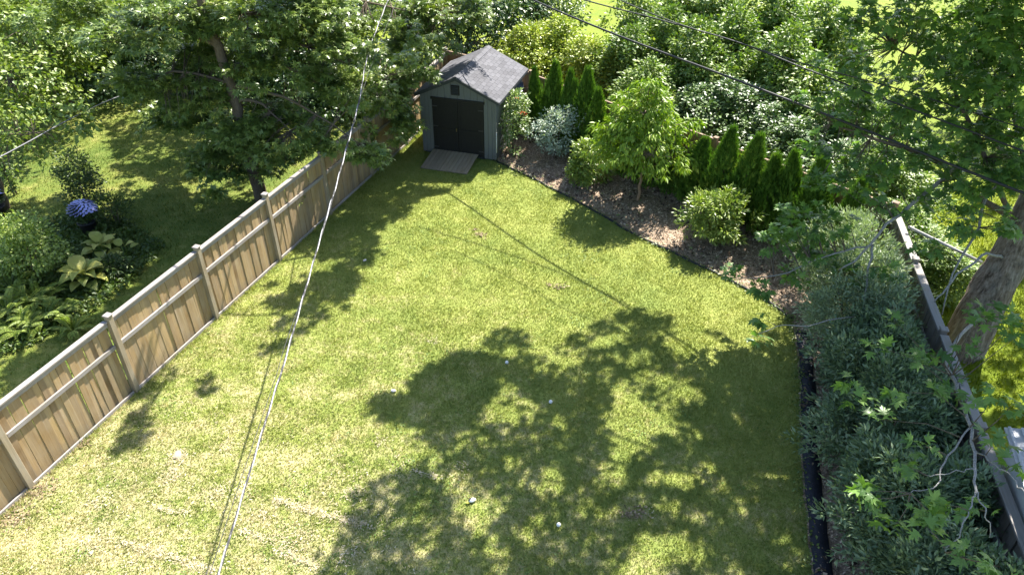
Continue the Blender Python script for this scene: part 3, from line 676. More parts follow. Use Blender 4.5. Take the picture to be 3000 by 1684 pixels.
for tgt in ((-6.5, 19, 8.3), (-3, 20.5, 8.2), (-9.5, 20, 8.6), (-1.5, 17.5, 7.2), (-3.6, 15.2, 7.2), (-5.2, 13.6, 7.4), (0.2, 20.5, 7.0)):
    a = TS[30]; b_ = np.array(tgt); limbs.append(limb(LM, [a, a*.5 + b_*.5 + [0, 0, .5], b_], .07, .015, BARK, 10, 6))
P, D, Nn = tuft_leaves(C1, D1, 14, .17, .30, .95, .5)
foliage('crown', P, D, Nn, .165*(.6 + .7*rng.random(len(P))), T_SILV, mat_l, LM, LOC, branch_to(C1, np.concatenate(limbs + [TS[8:]]), .010, 2), BARK)

# ---- right maple: huge ridged trunk, limbs over the fence, crown over the lawn
RB = dpx(2405, 905, 11.6)*np.array([1, 1, 0]); RM = thing('maple_tree', 'huge maple with thick ridged trunk beyond the grey fence, limbs hanging over the shrubs', 'tree', tuple(RB))
LOC = np.array(RM.location)
tp = np.array([LOC + [-.1, 0, -.2], dpx(2415, 880, 11.6), dpx(2470, 770, 11.75), dpx(2535, 660, 11.95), dpx(2580, 560, 12.1)])
tp = np.concatenate([tp, [tp[-1] + [.15, .2, 1.6], tp[-1] + [.1, .6, 3.6], tp[-1] + [-.4, 1.0, 5.4]]])
TSp = spline(tp, 40); RT = np.interp(np.linspace(0, 1, 40), [0, .08, .3, .6, 1], [.58, .43, .385, .31, .14])
V, Q = tube_arrays(TSp - LOC, RT, 28)
dd = vnoise(V*[9, 9, 1.3], 4); V += nrm(V - np.repeat(TSp - LOC, 28, 0))*((dd - .5)*.085)[:, None]
link('trunk', mesh_np('trunk', V, None, Q, None, (BIGBARK,), None, True), RM)
mat_r = leafmat('maple_leaf_dark', (.06, .13, .035), (.17, .29, .065), .48, .40, .4, (.28, .40, .08))
limbs = []
def rl_(path, r0, r1, n=14, mat=BARK_GREY): limbs.append(limb(RM, path, r0, r1, mat, n, 7))
tr = lambda i: TSp[i]
# limbs seen in the picture
rl_([tr(22), dpx(2470, 500, 12.2), dpx(2350, 400, 12.6), dpx(2200, 350, 13.2), dpx(2090, 310, 13.8)], .075, .016, 14, BARK)
rl_([tr(24), dpx(2480, 330, 12.6), dpx(2430, 400, 12.4), dpx(2300, 510, 12.2), dpx(2235, 560, 12.0), dpx(2175, 630, 11.8), dpx(2110, 680, 11.8)], .06, .014, 20)
rl_([dpx(2195, 615, 11.9), dpx(2180, 700, 11.4), dpx(2165, 790, 10.9), dpx(2110, 860, 10.7)], .025, .008)
rl_([dpx(2195, 615, 11.9), dpx(2090, 640, 12.0), dpx(1960, 690, 12.0), dpx(1850, 700, 12.0)], .022, .006)
rl_([dpx(2165, 790, 10.9), G(2050*K, 815*K, 2.1), G(1960*K, 820*K, 2.05), G(1890*K, 848*K, 2.0)], .012, .004)
rl_([tr(17), dpx(2480, 640, 11.5), dpx(2400, 700, 11.0), dpx(2350, 760, 10.8)], .032, .012)
rl_([tr(26), dpx(2500, 470, 12), dpx(2455, 590, 11.6), dpx(2400, 680, 11.3), dpx(2370, 790, 11.0)], .035, .012)
dz = lambda u, v, z: G(u*K, v*K, z)
rl_([tr(10), dz(2385, 900, 2.3), dz(2410, 980, 2.6), dz(2445, 1090, 2.8), dz(2450, 1200, 2.9), dz(2455, 1240, 2.9)], .035, .012, 20)
rl_([dz(2440, 1075, 2.8), dz(2380, 1150, 2.8), dz(2360, 1215, 2.7), dz(2290, 1240, 2.6)], .013, .006)
rl_([dz(2448, 1130, 2.8), dz(2520, 1180, 2.9), dz(2580, 1240, 3.0)], .012, .006)
rl_([dz(2453, 1225, 2.9), dz(2440, 1290, 2.8), dz(2380, 1390, 2.6)], .011, .005)
rl_([dz(2453, 1225, 2.9), dz(2480, 1290, 2.8), dz(2490, 1350, 2.6)], .010, .005)
rl_([dz(2450, 1180, 2.9), dz(2380, 1190, 2.8), dz(2330, 1195, 2.7)], .008, .004)
rl_([tr(20), dpx(2470, 380, 12.2), dpx(2380, 200, 13.0), dpx(2250, 120, 13.6)], .055, .016, 14, BARK)
rl_([tr(24), dpx(2540, 250, 12.4), dpx(2560, 150, 12.6), dpx(2590, 40, 12.8)], .04, .016, 14, BARK)
# limbs above the picture
for tgt in ((8.5, 14.5, 8.5), (6.2, 16.5, 8.3), (3.6, 16.2, 8.6), (5, 13.8, 8.2), (2.2, 14.2, 8.2), (12.8, 13, 8.5), (10.8, 17, 9.0), (8.2, 12.2, 8.0), (1.0, 15.5, 8.0)):
    a = tr(36); b_ = np.array(tgt); limbs.append(limb(RM, [a, a*.5 + b_*.5 + [0, 0, .7], b_], .055, .012, BARK_GREY, 12, 6))
# leaf clusters seen in the picture: (full-view pixel, distance, radius m, tufts)
C, Dn = [], []
def cl_(u, v, y, r, n, rz=.5):
    c = dpx(u, v, y); q = rdir(n)*(rng.random(n)**.45)[:, None]; C.append(c + q*r*[1, 1, rz]); Dn.append(nrm(q + [0, 0, .1]))
for a in ((2150, 40, 14.0, .55, 8), (2230, 70, 13.6, .8, 20), (2320, 110, 13.2, .9, 26), (2420, 60, 12.8, .9, 26), (2530, 90, 12.2, 1.0, 34), (2150, 150, 14.0, .6, 10), (2250, 200, 13.6, .8, 20),
          (2380, 220, 13.0, .8, 20), (2500, 220, 12.4, .9, 30), (2560, 320, 12.0, .7, 24), (2080, 240, 14.2, .5, 10), (2160, 290, 13.6, .65, 16), (2270, 300, 13.2, .75, 20), (2400, 330, 12.6, .75, 22),
          (2040, 360, 13.9, .4, 8), (2120, 390, 13.4, .5, 12), (2230, 400, 12.9, .7, 18), (2340, 420, 12.4, .65, 18), (2470, 430, 11.9, .6, 18), (2550, 450, 11.6, .6, 16),
          (2060, 470, 12.8, .35, 6), (2170, 480, 12.6, .6, 16), (2280, 500, 12.3, .5, 11), (2010, 560, 12.6, .5, 13), (2090, 560, 12.4, .5, 14), (1980, 620, 12.5, .45, 11), (2060, 640, 12.2, .4, 9),
          (1945, 590, 12.6, .25, 4), (1850, 695, 12.0, .2, 4), (1905, 720, 11.9, .25, 5), (2010, 700, 12.0, .35, 7), (2120, 690, 11.8, .3, 5), (2300, 30, 13.2, .8, 18), (2470, 20, 12.4, .9, 24), (2560, 20, 12.2, .8, 20), (2440, 150, 12.8, .9, 24), (2560, 190, 12.0, .9, 24), (2330, 260, 13.0, .7, 16), (2480, 310, 12.3, .8, 20), (2560, 390, 11.8, .7, 16), (2420, 480, 11.9, .6, 12), (2230, 680, 11.5, .25, 4), (2340, 620, 11.6, .3, 5), (2420, 560, 11.7, .45, 9), (2540, 560, 11.3, .35, 7)): cl_(a[0], a[1], a[2], a[3], max(2, int(a[4]*.8)))
for u, v, z, r, n in ((1895, 850, 2.0, .25, 5), (1925, 800, 2.0, .2, 3), (2480, 790, 3.5, .5, 12), (2380, 860, 3.0, .45, 10), (2420, 940, 3.0, .45, 10), (2540, 840, 3.5, .45, 9), (2270, 830, 2.9, .3, 6), (2190, 880, 2.7, .3, 6), (2260, 960, 2.7, .32, 7), (2130, 940, 2.5, .25, 4),
          (2330, 1000, 2.9, .3, 6), (2220, 1080, 2.5, .28, 5), (2300, 1130, 2.7, .34, 8), (2230, 1210, 2.5, .32, 7), (2150, 1230, 2.4, .25, 5), (2380, 1240, 2.8, .3, 6), (2330, 1280, 2.6, .16, 3), (2320, 1350, 2.6, .25, 5), (2450, 1380, 2.8, .3, 7), (2540, 1420, 3.0, .3, 7),
          (2550, 1000, 3.4, .4, 8), (2500, 1120, 3.0, .25, 5), (2560, 1200, 3.0, .25, 5), (2480, 1290, 2.8, .18, 3), (2140, 1010, 2.4, .2, 4), (2340, 930, 2.9, .28, 5), (2250, 1330, 2.4, .2, 3)):
    n = max(1, int(n*.26)); c = dz(u, v, z); q = rdir(n)*(rng.random(n)**.45)[:, None]; C.append(c + q*r*[1, 1, .45]); Dn.append(nrm(q + [0, 0, .1]))
C = np.concatenate(C); Dn = np.concatenate(Dn)
sh = shade_tufts(((920, 1030), (1060, 935), (1200, 885), (1245, 835), (1380, 815), (1480, 820), (1560, 785), (1660, 770), (1720, 840), (1770, 800), (1830, 870), (1960, 850), (2030, 900), (2200, 1100), (2330, 1446), (2200, 1700), (820, 1700), (790, 1446), (900, 1230), (1120, 1180), (1000, 1060)), 1750, 7.4, 9.4, .40, 1.45, 21)
sh7 = shade_tufts(((920, 1030), (1060, 930), (1210, 885), (1260, 960), (1150, 1060), (1010, 1060)), 240, 7.6, 8.6, .36, 1.4, 25)
sh8 = shade_tufts(((830, 1446), (900, 1240), (960, 1235), (1100, 1300), (1100, 1700), (800, 1700)), 80, 7.6, 8.6, .46, 1.4, 26)
sh = np.concatenate([sh, sh7, sh8])
sh9 = shade_tufts(((2420, 500), (2650, 480), (2900, 900), (2500, 1000), (2440, 760)), 260, 7.4, 9.5, .42, 1.0, 27)
sh = np.concatenate([sh, sh9])
sh4 = shade_tufts(((2060, 960), (2576, 1050), (2950, 1446), (3000, 2600), (1850, 2600), (2050, 1600)), 2000, 7.2, 8.8, .32, 1.2, 23)
c_, d_ = blob_tufts([(11.5, 14.5, 9.5, 2.6, 2.6, 1.8), (14, 13, 9, 2.4, 2.4, 1.8), (9.5, 16, 11, 2.5, 2.5, 1.4), (12, 17, 10, 2.6, 2.6, 1.6)], 140, 8)
k_ = ~in_frame(c_, 60); c_, d_ = c_[k_], d_[k_]
C = np.concatenate([C, sh, sh4, c_]); Dn = np.concatenate([Dn, rdir(len(sh) + len(sh4))*[1, 1, .3], d_])
P, D, Nn = tuft_leaves(C, Dn, 12, .18, .30, .95, .55)
foliage('crown', P, D, Nn, .142*(.5 + .8*rng.random(len(P))), T_MAPLE, mat_r, RM, LOC, branch_to(C, np.concatenate(limbs), .007, 1), BARK)

# ---- background trees
M_BG = [leafmat('dark_tree_leaf', (.025, .065, .018), (.09, .155, .04), .25, .38, .5), leafmat('mid_tree_leaf', (.05, .11, .022), (.17, .24, .055), .3, .38, .5), leafmat('pale_tree_leaf', (.08, .15, .025), (.25, .31, .06), .32, .44, .4)]
def bgtree(label, base, blobs, mat, n, per=14, size=.15, tmpl=T_DIA, r=.16, name='tree', group=None, bark=BARK):
    t = thing(name, label, 'tree', (base[0], base[1], 0), group=group); Lc = np.array([base[0], base[1], 0.])
    top = np.mean([b[:3] for b in blobs], 0); tr_ = spline([Lc + [0, 0, -.1], Lc*.6 + np.array([*top[:2], top[2]*.5])*.4 + [0, 0, .4], top], 12)
    tube('trunk', tr_, np.linspace(r, r*.3, 12), bark, t, 9, Lc); S = [tr_]
    for b_ in blobs[:5]: S.append(limb(t, [tr_[5], (tr_[5] + np.array(b_[:3]))/2 + [0, 0, .2], np.array(b_[:3])], r*.5, .02, bark, 8, 6))
    c, d = blob_tufts(blobs, n, int(abs(base[0]*7)) + 2, .4, .55, .9)
    P, D, Nn = tuft_leaves(c, d, per, .3, .25, .6, .7)
    foliage('crown', P, D, Nn, size*(.6 + .7*rng.random(len(P))), tmpl, mat, t, Lc, branch_to(c, np.concatenate(S), .012, 6), bark)
    return t
def bb(*L_): return [(*dpx(u, v, y), r, r, r*rz) for u, v, y, r, rz in L_]
bgtree('dark leafy tree rising behind the shed and the fence corner', dpx(1150, 110, 29)*[1, 1, 0], bb((1130, 60, 28, 1.9, 1.1), (1200, 20, 29, 2.0, 1.1), (1250, 90, 28.5, 1.5, 1), (1100, 0, 29, 2.0, 1), (1190, 110, 27.3, 1.2, .9), (1290, 30, 30, 1.6, 1.1), (1230, -60, 30, 2.4, 1)), M_BG[0], 1250)
bgtree('mid green tree at the edge of the meadow, left of its mown gap', dpx(1370, 60, 31)*[1, 1, 0], bb((1360, 40, 31, 1.4, 1.1), (1390, 0, 31.5, 1.4, 1), (1330, 80, 30, 1.2, 1), (1400, 60, 30.5, .8, 1.1)), M_BG[1], 650)
bgtree('tall dark tree deep in the shade behind the garden beds', dpx(440, 200, 30)*[1, 1, 0], bb((400, 120, 27, 2.2, 1), (480, 60, 29, 2.6, 1.1), (300, 60, 28, 2.4, 1), (560, 160, 27, 2.0, .9), (650, 90, 28, 2.2, 1), (480, 210, 25.5, 1.3, .8), (230, 160, 26, 1.6, .9)), M_BG[0], 1500)
bgtree('dark tree crowding behind the maple near the fence corner', dpx(880, 200, 27)*[1, 1, 0], bb((800, 150, 26, 2.0, 1), (900, 100, 27, 2.2, 1), (980, 60, 27, 2.0, 1), (880, 240, 24.5, 1.3, .8), (740, 240, 24.5, 1.4, .8), (800, 290, 23.3, 1.0, .6), (690, 60, 28, 2.2, 1), (620, 250, 24.8, 1.0, .7)), M_BG[0], 1450)
bgtree('broad pale green tree overhanging the far corner of the neighbouring lawn', dpx(60, 250, 25)*[1, 1, 0], bb((60, 80, 23, 1.8, .9), (130, 40, 25, 1.8, .9), (20, 200, 21, 1.3, .8), (110, 190, 22.5, 1.2, .8), (30, 20, 26, 2.2, 1), (180, 130, 24, 1.2, .8), (60, 270, 20.5, .8, .6), (205, 300, 17.2, .45, .5), (150, 260, 18.5, .6, .5)), M_BG[2], 1200, 14, .16)
t = thing('tree', 'slim brown trunked tree with sparse twigs beside the blue flowers', 'tree', tuple(dpx(0, 520, 17.4)*[1, 1, 0])); Lc = np.array(t.location)
S = limb(t, [Lc + [0, 0, -.1], dpx(-8, 480, 17.4), dpx(-30, 400, 17.4), dpx(-60, 250, 17.4), dpx(-90, 120, 17.4)], .22, .10, BARK, 14, 12, 'trunk')
S2 = limb(t, [S[7], dpx(-20, 330, 16.8), dpx(40, 340, 16.5), dpx(110, 330, 16.3)], .04, .012, BARK, 8, 6)
c = np.concatenate([dpx(u, v, 16.5) + rdir(n)*.35*(rng.random(n)**.5)[:, None] for u, v, n in ((10, 360, 9), (70, 350, 9), (120, 370, 7), (20, 410, 6), (95, 395, 5), (20, 300, 10), (80, 310, 6))])
P, D, Nn = tuft_leaves(c, rdir(len(c)), 12, .25); foliage('crown', P, D, Nn, .12*(.6 + .7*rng.random(len(P))), T_DIA, M_BG[2], t, Lc, branch_to(c, S2, .008), BARK)

bgtree('soft pale green tree standing in the meadow behind the huge maple', dpx(2520, 180, 24)*[1, 1, 0], bb((2480, 120, 23, 1.3, .9), (2560, 60, 24, 1.8, 1), (2440, 40, 25, 1.2, .9), (2590, 200, 22, 1.4, .9), (2540, 280, 21, 1.0, .8)), M_BG[2], 520, 13, .14)
# ---- small ornamental tree in the mulch bed
t = thing('ornamental_tree', 'small lime green tree with slender trunk standing in the mulch bed', 'tree', (3.54, 18.05, 0)); Lc = np.array(t.location)
S = limb(t, [Lc + [0, 0, -.05], Lc + [.02, 0, .5], Lc + [.05, .02, 1.0], Lc + [0, .05, 1.8], Lc + [-.05, .05, 3.2]], .055, .012, plain('young_bark', (.30, .21, .13), (.17, .12, .08), 12, .85), 14, 8, 'trunk')
SS = [S[5:]]
for k in range(9):
    a = k*2.4; z = .95 + .2*k; rr = 1.35 - .1*k
    SS.append(limb(t, [S[min(5 + k, 13)], Lc + [math.cos(a)*rr*.5, math.sin(a)*rr*.5, z + .35], Lc + [math.cos(a)*rr*.9, math.sin(a)*rr*.9, z + .45]], .022, .006, BARK, 8, 5))
lc = Lc + [-.12, .05, 0]
c, d = blob_tufts([(lc[0], lc[1], 1.55, 1.45, 1.3, .50), (lc[0]-.1, lc[1], 2.1, 1.15, 1.1, .55), (lc[0], lc[1], 2.7, .8, .8, .5), (lc[0]+.05, lc[1], 3.2, .42, .42, .38), (lc[0]+1.25, lc[1]+.1, 2.2, .4, .35, .14), (lc[0]+1.2, lc[1]-.2, 1.35, .5, .4, .2), (lc[0]-.9, lc[1]-.1, 2.25, .35, .35, .25)], 820, 17, .35, .6, 2.2, -1., .36)
P, D, Nn = tuft_leaves(c, d, 14, .15, .75, .8, .6)
foliage('crown', P, D, Nn, .165*(.55 + .7*rng.random(len(P))), T_LANCE, leafmat('lime_leaf', (.12, .22, .02), (.27, .38, .04), .40, .4, .4, (.42, .46, .06)), t, Lc, branch_to(c, np.concatenate(SS), .006, 2), BARK)

# ================================================================== shrubs
def shrub(name, label, base, blobs, mat, n, per, size, tmpl, rad=.13, droop=.1, up=.7, cat='shrub', group=None, stems=4, lump=.35, inner=.5, freq=2.2, bark=BARK, gap=.36):
    """blobs are relative to the base; foliage plus woody stems"""
    t = thing(name, label, cat, (base[0], base[1], 0), group=group)
    c, d = blob_tufts(blobs, n, int(abs(base[0]*31 + base[1]*17)) % 97, lump, inner, freq, -1., gap)
    k = c[:, 2] > .04; c, d = c[k], d[k]
    P, D, Nn = tuft_leaves(c, d, per, rad, droop, up, .8); P[:, 2] = np.maximum(P[:, 2], .03)
    foliage('foliage', P, D, Nn, size*(.6 + .7*rng.random(len(P))), tmpl, mat, t)
    top = max(b[2] for b in blobs)
    for s in range(stems):
        a = s*2*math.pi/stems + rng.random(); b_ = blobs[s % len(blobs)]
        e = np.array([b_[0], b_[1], b_[2]]) + [math.cos(a)*.3*b_[3], math.sin(a)*.3*b_[3], .2]
        tube('stem', spline([(0.04*math.cos(a), .04*math.sin(a), -.02), e*[.4, .4, .5], e], 7), np.linspace(.022, .006, 7), bark, t, 5)
    return t
def dup(src, loc, rz, sc, label=None, group=None):
    o = src.copy(); COL.objects.link(o); o.location = (loc[0], loc[1], 0); o.rotation_euler = (0, 0, rz); o.scale = sc
    if label: o['label'] = label
    if group: o['group'] = group
    for ch in list(src.children):
        k = ch.copy(); COL.objects.link(k); k.parent = o
    return o
# pointed evergreens along the cedar fence
M_ARB = leafmat('arborvitae_leaf', (.038, .10, .015), (.13, .24, .03), .3, .6, .25, (.36, .44, .07))
def arbor(label, seed):
    t = thing('arborvitae', label, 'evergreen', group='pointed evergreens along the cedar fence')
    n = 4200; z = rng.random(n)**.8; a = rng.random(n)*2*math.pi
    prof = np.interp(z, [0, .08, .3, .6, .85, 1], [.27, .34, .32, .215, .10, .012])
    r = prof*(1 - .35*rng.random(n)**2)*(1 + .75*(vnoise(np.stack([np.cos(a)*2.2, np.sin(a)*2.2, z*9], 1) + seed*9, seed) - .5))
    r *= 1 + .30*np.abs(rng.normal(size=n)); r = r*.86
    P = np.stack([r*np.cos(a), r*np.sin(a), .04 + z*1.0*1], 1); P[:, 2] = .04 + z*.95
    D = np.stack([np.cos(a)*.6, np.sin(a)*.6, .75 + 0*a], 1) + rng.normal(size=P.shape)*.28
    Nn = np.stack([np.cos(a), np.sin(a), .2 + 0*a], 1) + rng.normal(size=P.shape)*.6
    foliage('foliage', P, D, Nn, .095*(.4 + 1.1*rng.random(n)), T_SPRAY, M_ARB, t)
    tube('trunk', [(0, 0, -.01), (0, 0, .4), (0, 0, .85)], [.035, .025, .008], BARK, t, 6); return t
dirb = (q1 - q0)/np.linalg.norm(q1 - q0); nb_ = np.array([-dirb[1], dirb[0]])*-1      # towards the yard
if nb_[1] > 0: nb_ = -nb_
line0 = q0 + nb_*.52
src3 = [None, None, None]
arb = [((1350, 176), 'stubby evergreen closest to the back of the shed wall', .75), ((1391, 162), None, 1), ((1432, 188), None, .85), ((1446, 212), None, .72), ((1472, 180), None, 1), ((1513, 230), None, .9), ((1590, 285), None, 1), ((1660, 320), None, 1),
       ((1702, 345), None, .9), ((1766, 352), None, 1.0), ((1835, 325), None, 1.05), ((1886, 338), None, 1.05), ((1956, 397), None, 1.0), ((2026, 396), None, 1.0), ((2088, 412), None, 1.0), ((2150, 455), None, 1.0)]
for i, ((u, v), lb, wd) in enumerate(arb):
    d = ray(u*K, v*K); A = np.array([[d[0], -dirb[0]], [d[1], -dirb[1]]]); t_, s_ = np.linalg.solve(A, line0)
    hgt = float(np.clip(H + t_*d[2], 1.3, 3.0)); p = d[:2]*t_
    ordn = ('first', 'second', 'third', 'fourth', 'fifth', 'sixth', 'seventh', 'eighth', 'ninth', 'tenth', 'eleventh', 'twelfth', 'thirteenth', 'fourteenth', 'fifteenth', 'sixteenth')[i]
    near = ordn + ' pointed green evergreen counted from the shed along the cedar fence'
    near_ = 'dense pointed green evergreen standing before the cedar fence between shed and small tree' if u < 1600 else 'dense pointed green evergreen standing before the cedar fence beside the rounded yellow green shrub'
    lb = lb or near; k = i % 3
    sw = wd*(1.08 if u < 1600 else 1.12); sc = (sw, sw, hgt)
    if src3[k] is None:
        src3[k] = arbor(lb, k + 1); src3[k].location = (p[0], p[1], 0); src3[k].scale = sc; src3[k].rotation_euler = (.03, -.03, i*1.7)
    else:
        sc = (sc[0]*(.85 + .35*rng.random()), sc[1]*(.85 + .35*rng.random()), sc[2])
        dup(src3[k], p, i*1.7, sc, lb, 'pointed evergreens along the cedar fence').rotation_euler = (rng.normal()*.045, rng.normal()*.045, i*1.7)
g_ = G(1972, 585)
shrub('evergreen_shrub', 'low brownish evergreen shrub at the foot of the pointed evergreens', (g_[0]+.25, g_[1]+.55), [(0, 0, .35, .38, .36, .42)], leafmat('bronze_leaf', (.06, .075, .012), (.13, .14, .03), .2, .6, .2), 260, 9, .05, T_SPRAY, .08)
# mulch bed shrubs
M_GREY = leafmat('grey_leaf', (.17, .23, .17), (.44, .52, .45), .25, .45, .45, (.64, .70, .66))
shrub('grey_leaved_shrub', 'airy silver grey leaved shrub near the shed corner', (1.31, 20.8), [(0, 0, .95, .72, .62, .55), (-.25, .05, 1.3, .45, .45, .35), (.35, 0, 1.25, .45, .4, .4), (.05, 0, .45, .45, .4, .3)], M_GREY, 480, 11, .078, T_DIA, .13, -.1, stems=6, lump=.45)
M_YEL = leafmat('yellow_green_leaf', (.12, .20, .035), (.31, .38, .085), .35, .36, .5, (.48, .50, .14))
shrub('round_shrub', 'bushy yellow green shrub tucked beside the small lime tree', (2.3, 19.1), [(0, 0, .62, .66, .55, .58), (-.1, .05, 1.05, .4, .4, .35), (-.3, -.1, .5, .4, .4, .4)], M_YEL, 420, 11, .10, T_DIA, .13, 0)
shrub('round_shrub', 'glossy rounded yellow green shrub standing alone on bare mulch', (5.16, 15.75), [(0, 0, .78, .82, .72, .58), (.15, 0, 1.15, .55, .5, .35), (-.4, 0, .95, .4, .4, .35), (.4, -.1, .6, .45, .45, .4)], M_YEL, 600, 11, .125, T_LANCE, .14, -.15, stems=6, lump=.45)
M_ROSE = leafmat('rose_leaf', (.09, .16, .04), (.30, .38, .14), .3, .4, .5)
rp = G(1497, 462)
ro_ = shrub('rose_bush', 'climbing rose with orange blossoms against the shed side wall', (rp[0]+.05, rp[1]+.1), [(0, 0, .5, .32, .3, .5), (-.02, .1, 1.15, .36, .36, .45), (.1, .35, 1.65, .38, .4, .3), (.3, .55, .9, .3, .3, .35)], M_ROSE, 330, 9, .09, T_DIA, .12, .1, stems=5, lump=.5)
M_OR = plain('orange_petals', (.85, .22, .06), (.75, .12, .06), 20, .6)
def blossom(r, seed, mat):
    g2 = np.random.default_rng(seed); n = 9; a = g2.random(n)*6.28
    D = np.stack([np.cos(a), np.sin(a), .4 + .8*g2.random(n)], 1); Nn = np.stack([-np.cos(a), -np.sin(a), 1.2 + 0*a], 1)
    V, F, rr = leaf_arrays(np.zeros((n, 3)), D, Nn, r*(.7 + .5*g2.random(n)), (T_DIA[0]*[1.6, 1, 1], T_DIA[1])); return mesh_np('blossom', V, F, None, rr, (mat,))
bl = blossom(.09, 3, M_OR)
for dx, dy, dz in ((.18, .0, 1.42), (.30, .25, 1.36), (.12, .3, 1.78), (.42, .3, 1.30)): link('blossom', bl, ro_, (dx, dy - .1, dz), (rng.normal()*.3, rng.normal()*.3, 0))
for k, (u, v) in enumerate(((1555, 380), (1530, 395))):
    g_ = G(u, v); t = thing('dead_twigs' if k else 'dead_twig_pile', 'tangle of bare reddish twigs beside the shed wall', 'twigs', (g_[0], g_[1], 0), group='bare twigs beside the shed') if k == 0 else t
M_TW = plain('dry_twig', (.34, .22, .17), (.2, .13, .1), 10, .8)
for k in range(14):
    a = rng.random()*6.28; e = np.array([math.cos(a)*.4, math.sin(a)*.4, .25 + .5*rng.random()])
    tube('twig', spline([(e[0]*.1, e[1]*.1, 0), e*[.6, .6, 1.1], e*[1.1, 1.1, .8 + .3*rng.random()]], 6), np.linspace(.012, .005, 6), M_TW, t, 4)
# silvery shrubs along the old grey fence
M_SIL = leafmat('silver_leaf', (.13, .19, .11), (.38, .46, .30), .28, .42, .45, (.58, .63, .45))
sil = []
M_SIL_SHADED = leafmat('silver_leaf_shaded', (.065, .115, .06), (.22, .30, .17), .26, .42, .45, (.42, .48, .30))  # darker copy of the silver leaf, shade put into the colour
for i in range(3):
    sil.append(shrub('silvery_shrub', 'x', ((7.45, 13.4), (6.95, 11.7), (6.62, 10.0))[i], [(0, 0, .85, 1.0, 1.05, .75), (.3, .3, 1.35, .6, .6, .42), (-.35, -.2, 1.2, .6, .6, .42), (.1, -.4, 1.4, .5, .5, .4), (-.2, .5, 1.1, .5, .5, .5)], M_SIL if i < 2 else M_SIL_SHADED, 2700, 14, .088 if i < 2 else .10, T_NARROW if i < 2 else T_LANCE, .13, -.35, .3, stems=7, lump=.6, inner=.45, freq=2.0, gap=.46))
gl = 'silvery shrubs in a row along the grey fence'
sil[0]['label'] = 'sunlit silvery green shrub at the bed corner, end of the shrub row'; sil[0]['group'] = gl
sil[1]['label'] = 'silvery green shrub with a branch shadow, next to the sunlit end shrub'; sil[1]['group'] = gl
sil[0].scale = (1.05, 1.05, 1.12); sil[1].scale = (1.1, 1.08, 1.08)
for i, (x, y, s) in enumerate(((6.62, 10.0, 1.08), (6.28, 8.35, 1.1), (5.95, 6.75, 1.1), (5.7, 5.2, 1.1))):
    if i == 0: sil[2].scale = (s, s, s); sil[2]['label'] = 'third shrub, toned as shaded, from the sunlit end of the silvery row along the grey fence'; sil[2]['group'] = gl; continue
    dup(sil[2], (x, y), 1.3 + i*1.9, (s, s, s), ('third', 'fourth', 'fifth', 'sixth')[i] + ' shrub, toned as shaded, from the sunlit end of the silvery row along the grey fence', gl)
# hedge of wild shrubs behind the cedar fence
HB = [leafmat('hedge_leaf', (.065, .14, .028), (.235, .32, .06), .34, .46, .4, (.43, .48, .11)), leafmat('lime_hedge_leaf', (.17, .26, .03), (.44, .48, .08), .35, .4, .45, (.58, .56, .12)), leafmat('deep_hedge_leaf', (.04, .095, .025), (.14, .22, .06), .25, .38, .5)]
hs = []
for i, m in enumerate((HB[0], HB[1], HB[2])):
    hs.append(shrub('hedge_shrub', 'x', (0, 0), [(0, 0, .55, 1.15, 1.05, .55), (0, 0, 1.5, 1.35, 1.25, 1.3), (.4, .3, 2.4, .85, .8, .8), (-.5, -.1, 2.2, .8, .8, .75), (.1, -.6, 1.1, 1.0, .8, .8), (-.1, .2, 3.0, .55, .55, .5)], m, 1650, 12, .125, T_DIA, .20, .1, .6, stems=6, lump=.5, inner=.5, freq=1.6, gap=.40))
gh = 'wild hedge shrubs behind the cedar fence'
def hedge_label(u, y, k):
    if k == 0: return ('tall green hedge shrub bordering the bright meadow' if y > 24.4 else 'glossy green hedge shrub rising behind the small lime tree' if u < 1800 else 'glossy green hedge shrub under the black cables and maple sprays' if y > 18 else 'low green hedge shrub between cedar fence and thick maple trunk')
    return LBH[k]
LBH = ('tall glossy green hedge shrub growing behind the cedar fence', 'bright lime green hedge shrub sunlit behind the shed roof', 'deep green shaded hedge shrub leaning over the cedar fence top')
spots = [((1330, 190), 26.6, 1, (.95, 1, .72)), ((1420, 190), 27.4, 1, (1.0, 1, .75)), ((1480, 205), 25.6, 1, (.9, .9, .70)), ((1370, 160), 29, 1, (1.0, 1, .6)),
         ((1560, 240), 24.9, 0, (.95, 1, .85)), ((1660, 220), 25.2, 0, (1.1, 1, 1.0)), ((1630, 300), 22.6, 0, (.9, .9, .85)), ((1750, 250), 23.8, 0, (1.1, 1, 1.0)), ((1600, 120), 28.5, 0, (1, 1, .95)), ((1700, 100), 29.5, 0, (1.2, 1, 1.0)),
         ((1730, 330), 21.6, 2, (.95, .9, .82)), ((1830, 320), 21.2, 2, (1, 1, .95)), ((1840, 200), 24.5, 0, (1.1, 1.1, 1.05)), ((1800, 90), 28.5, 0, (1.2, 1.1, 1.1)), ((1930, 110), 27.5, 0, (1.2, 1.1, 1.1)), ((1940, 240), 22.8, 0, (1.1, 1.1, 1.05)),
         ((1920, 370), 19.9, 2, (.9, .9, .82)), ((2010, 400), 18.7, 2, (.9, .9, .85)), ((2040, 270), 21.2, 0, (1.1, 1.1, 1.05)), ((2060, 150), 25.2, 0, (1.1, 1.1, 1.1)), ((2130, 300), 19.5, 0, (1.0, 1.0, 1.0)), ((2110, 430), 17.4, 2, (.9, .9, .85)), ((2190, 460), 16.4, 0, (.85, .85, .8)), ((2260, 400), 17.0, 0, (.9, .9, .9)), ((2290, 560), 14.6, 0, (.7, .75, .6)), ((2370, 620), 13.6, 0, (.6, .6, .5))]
used = [False]*3
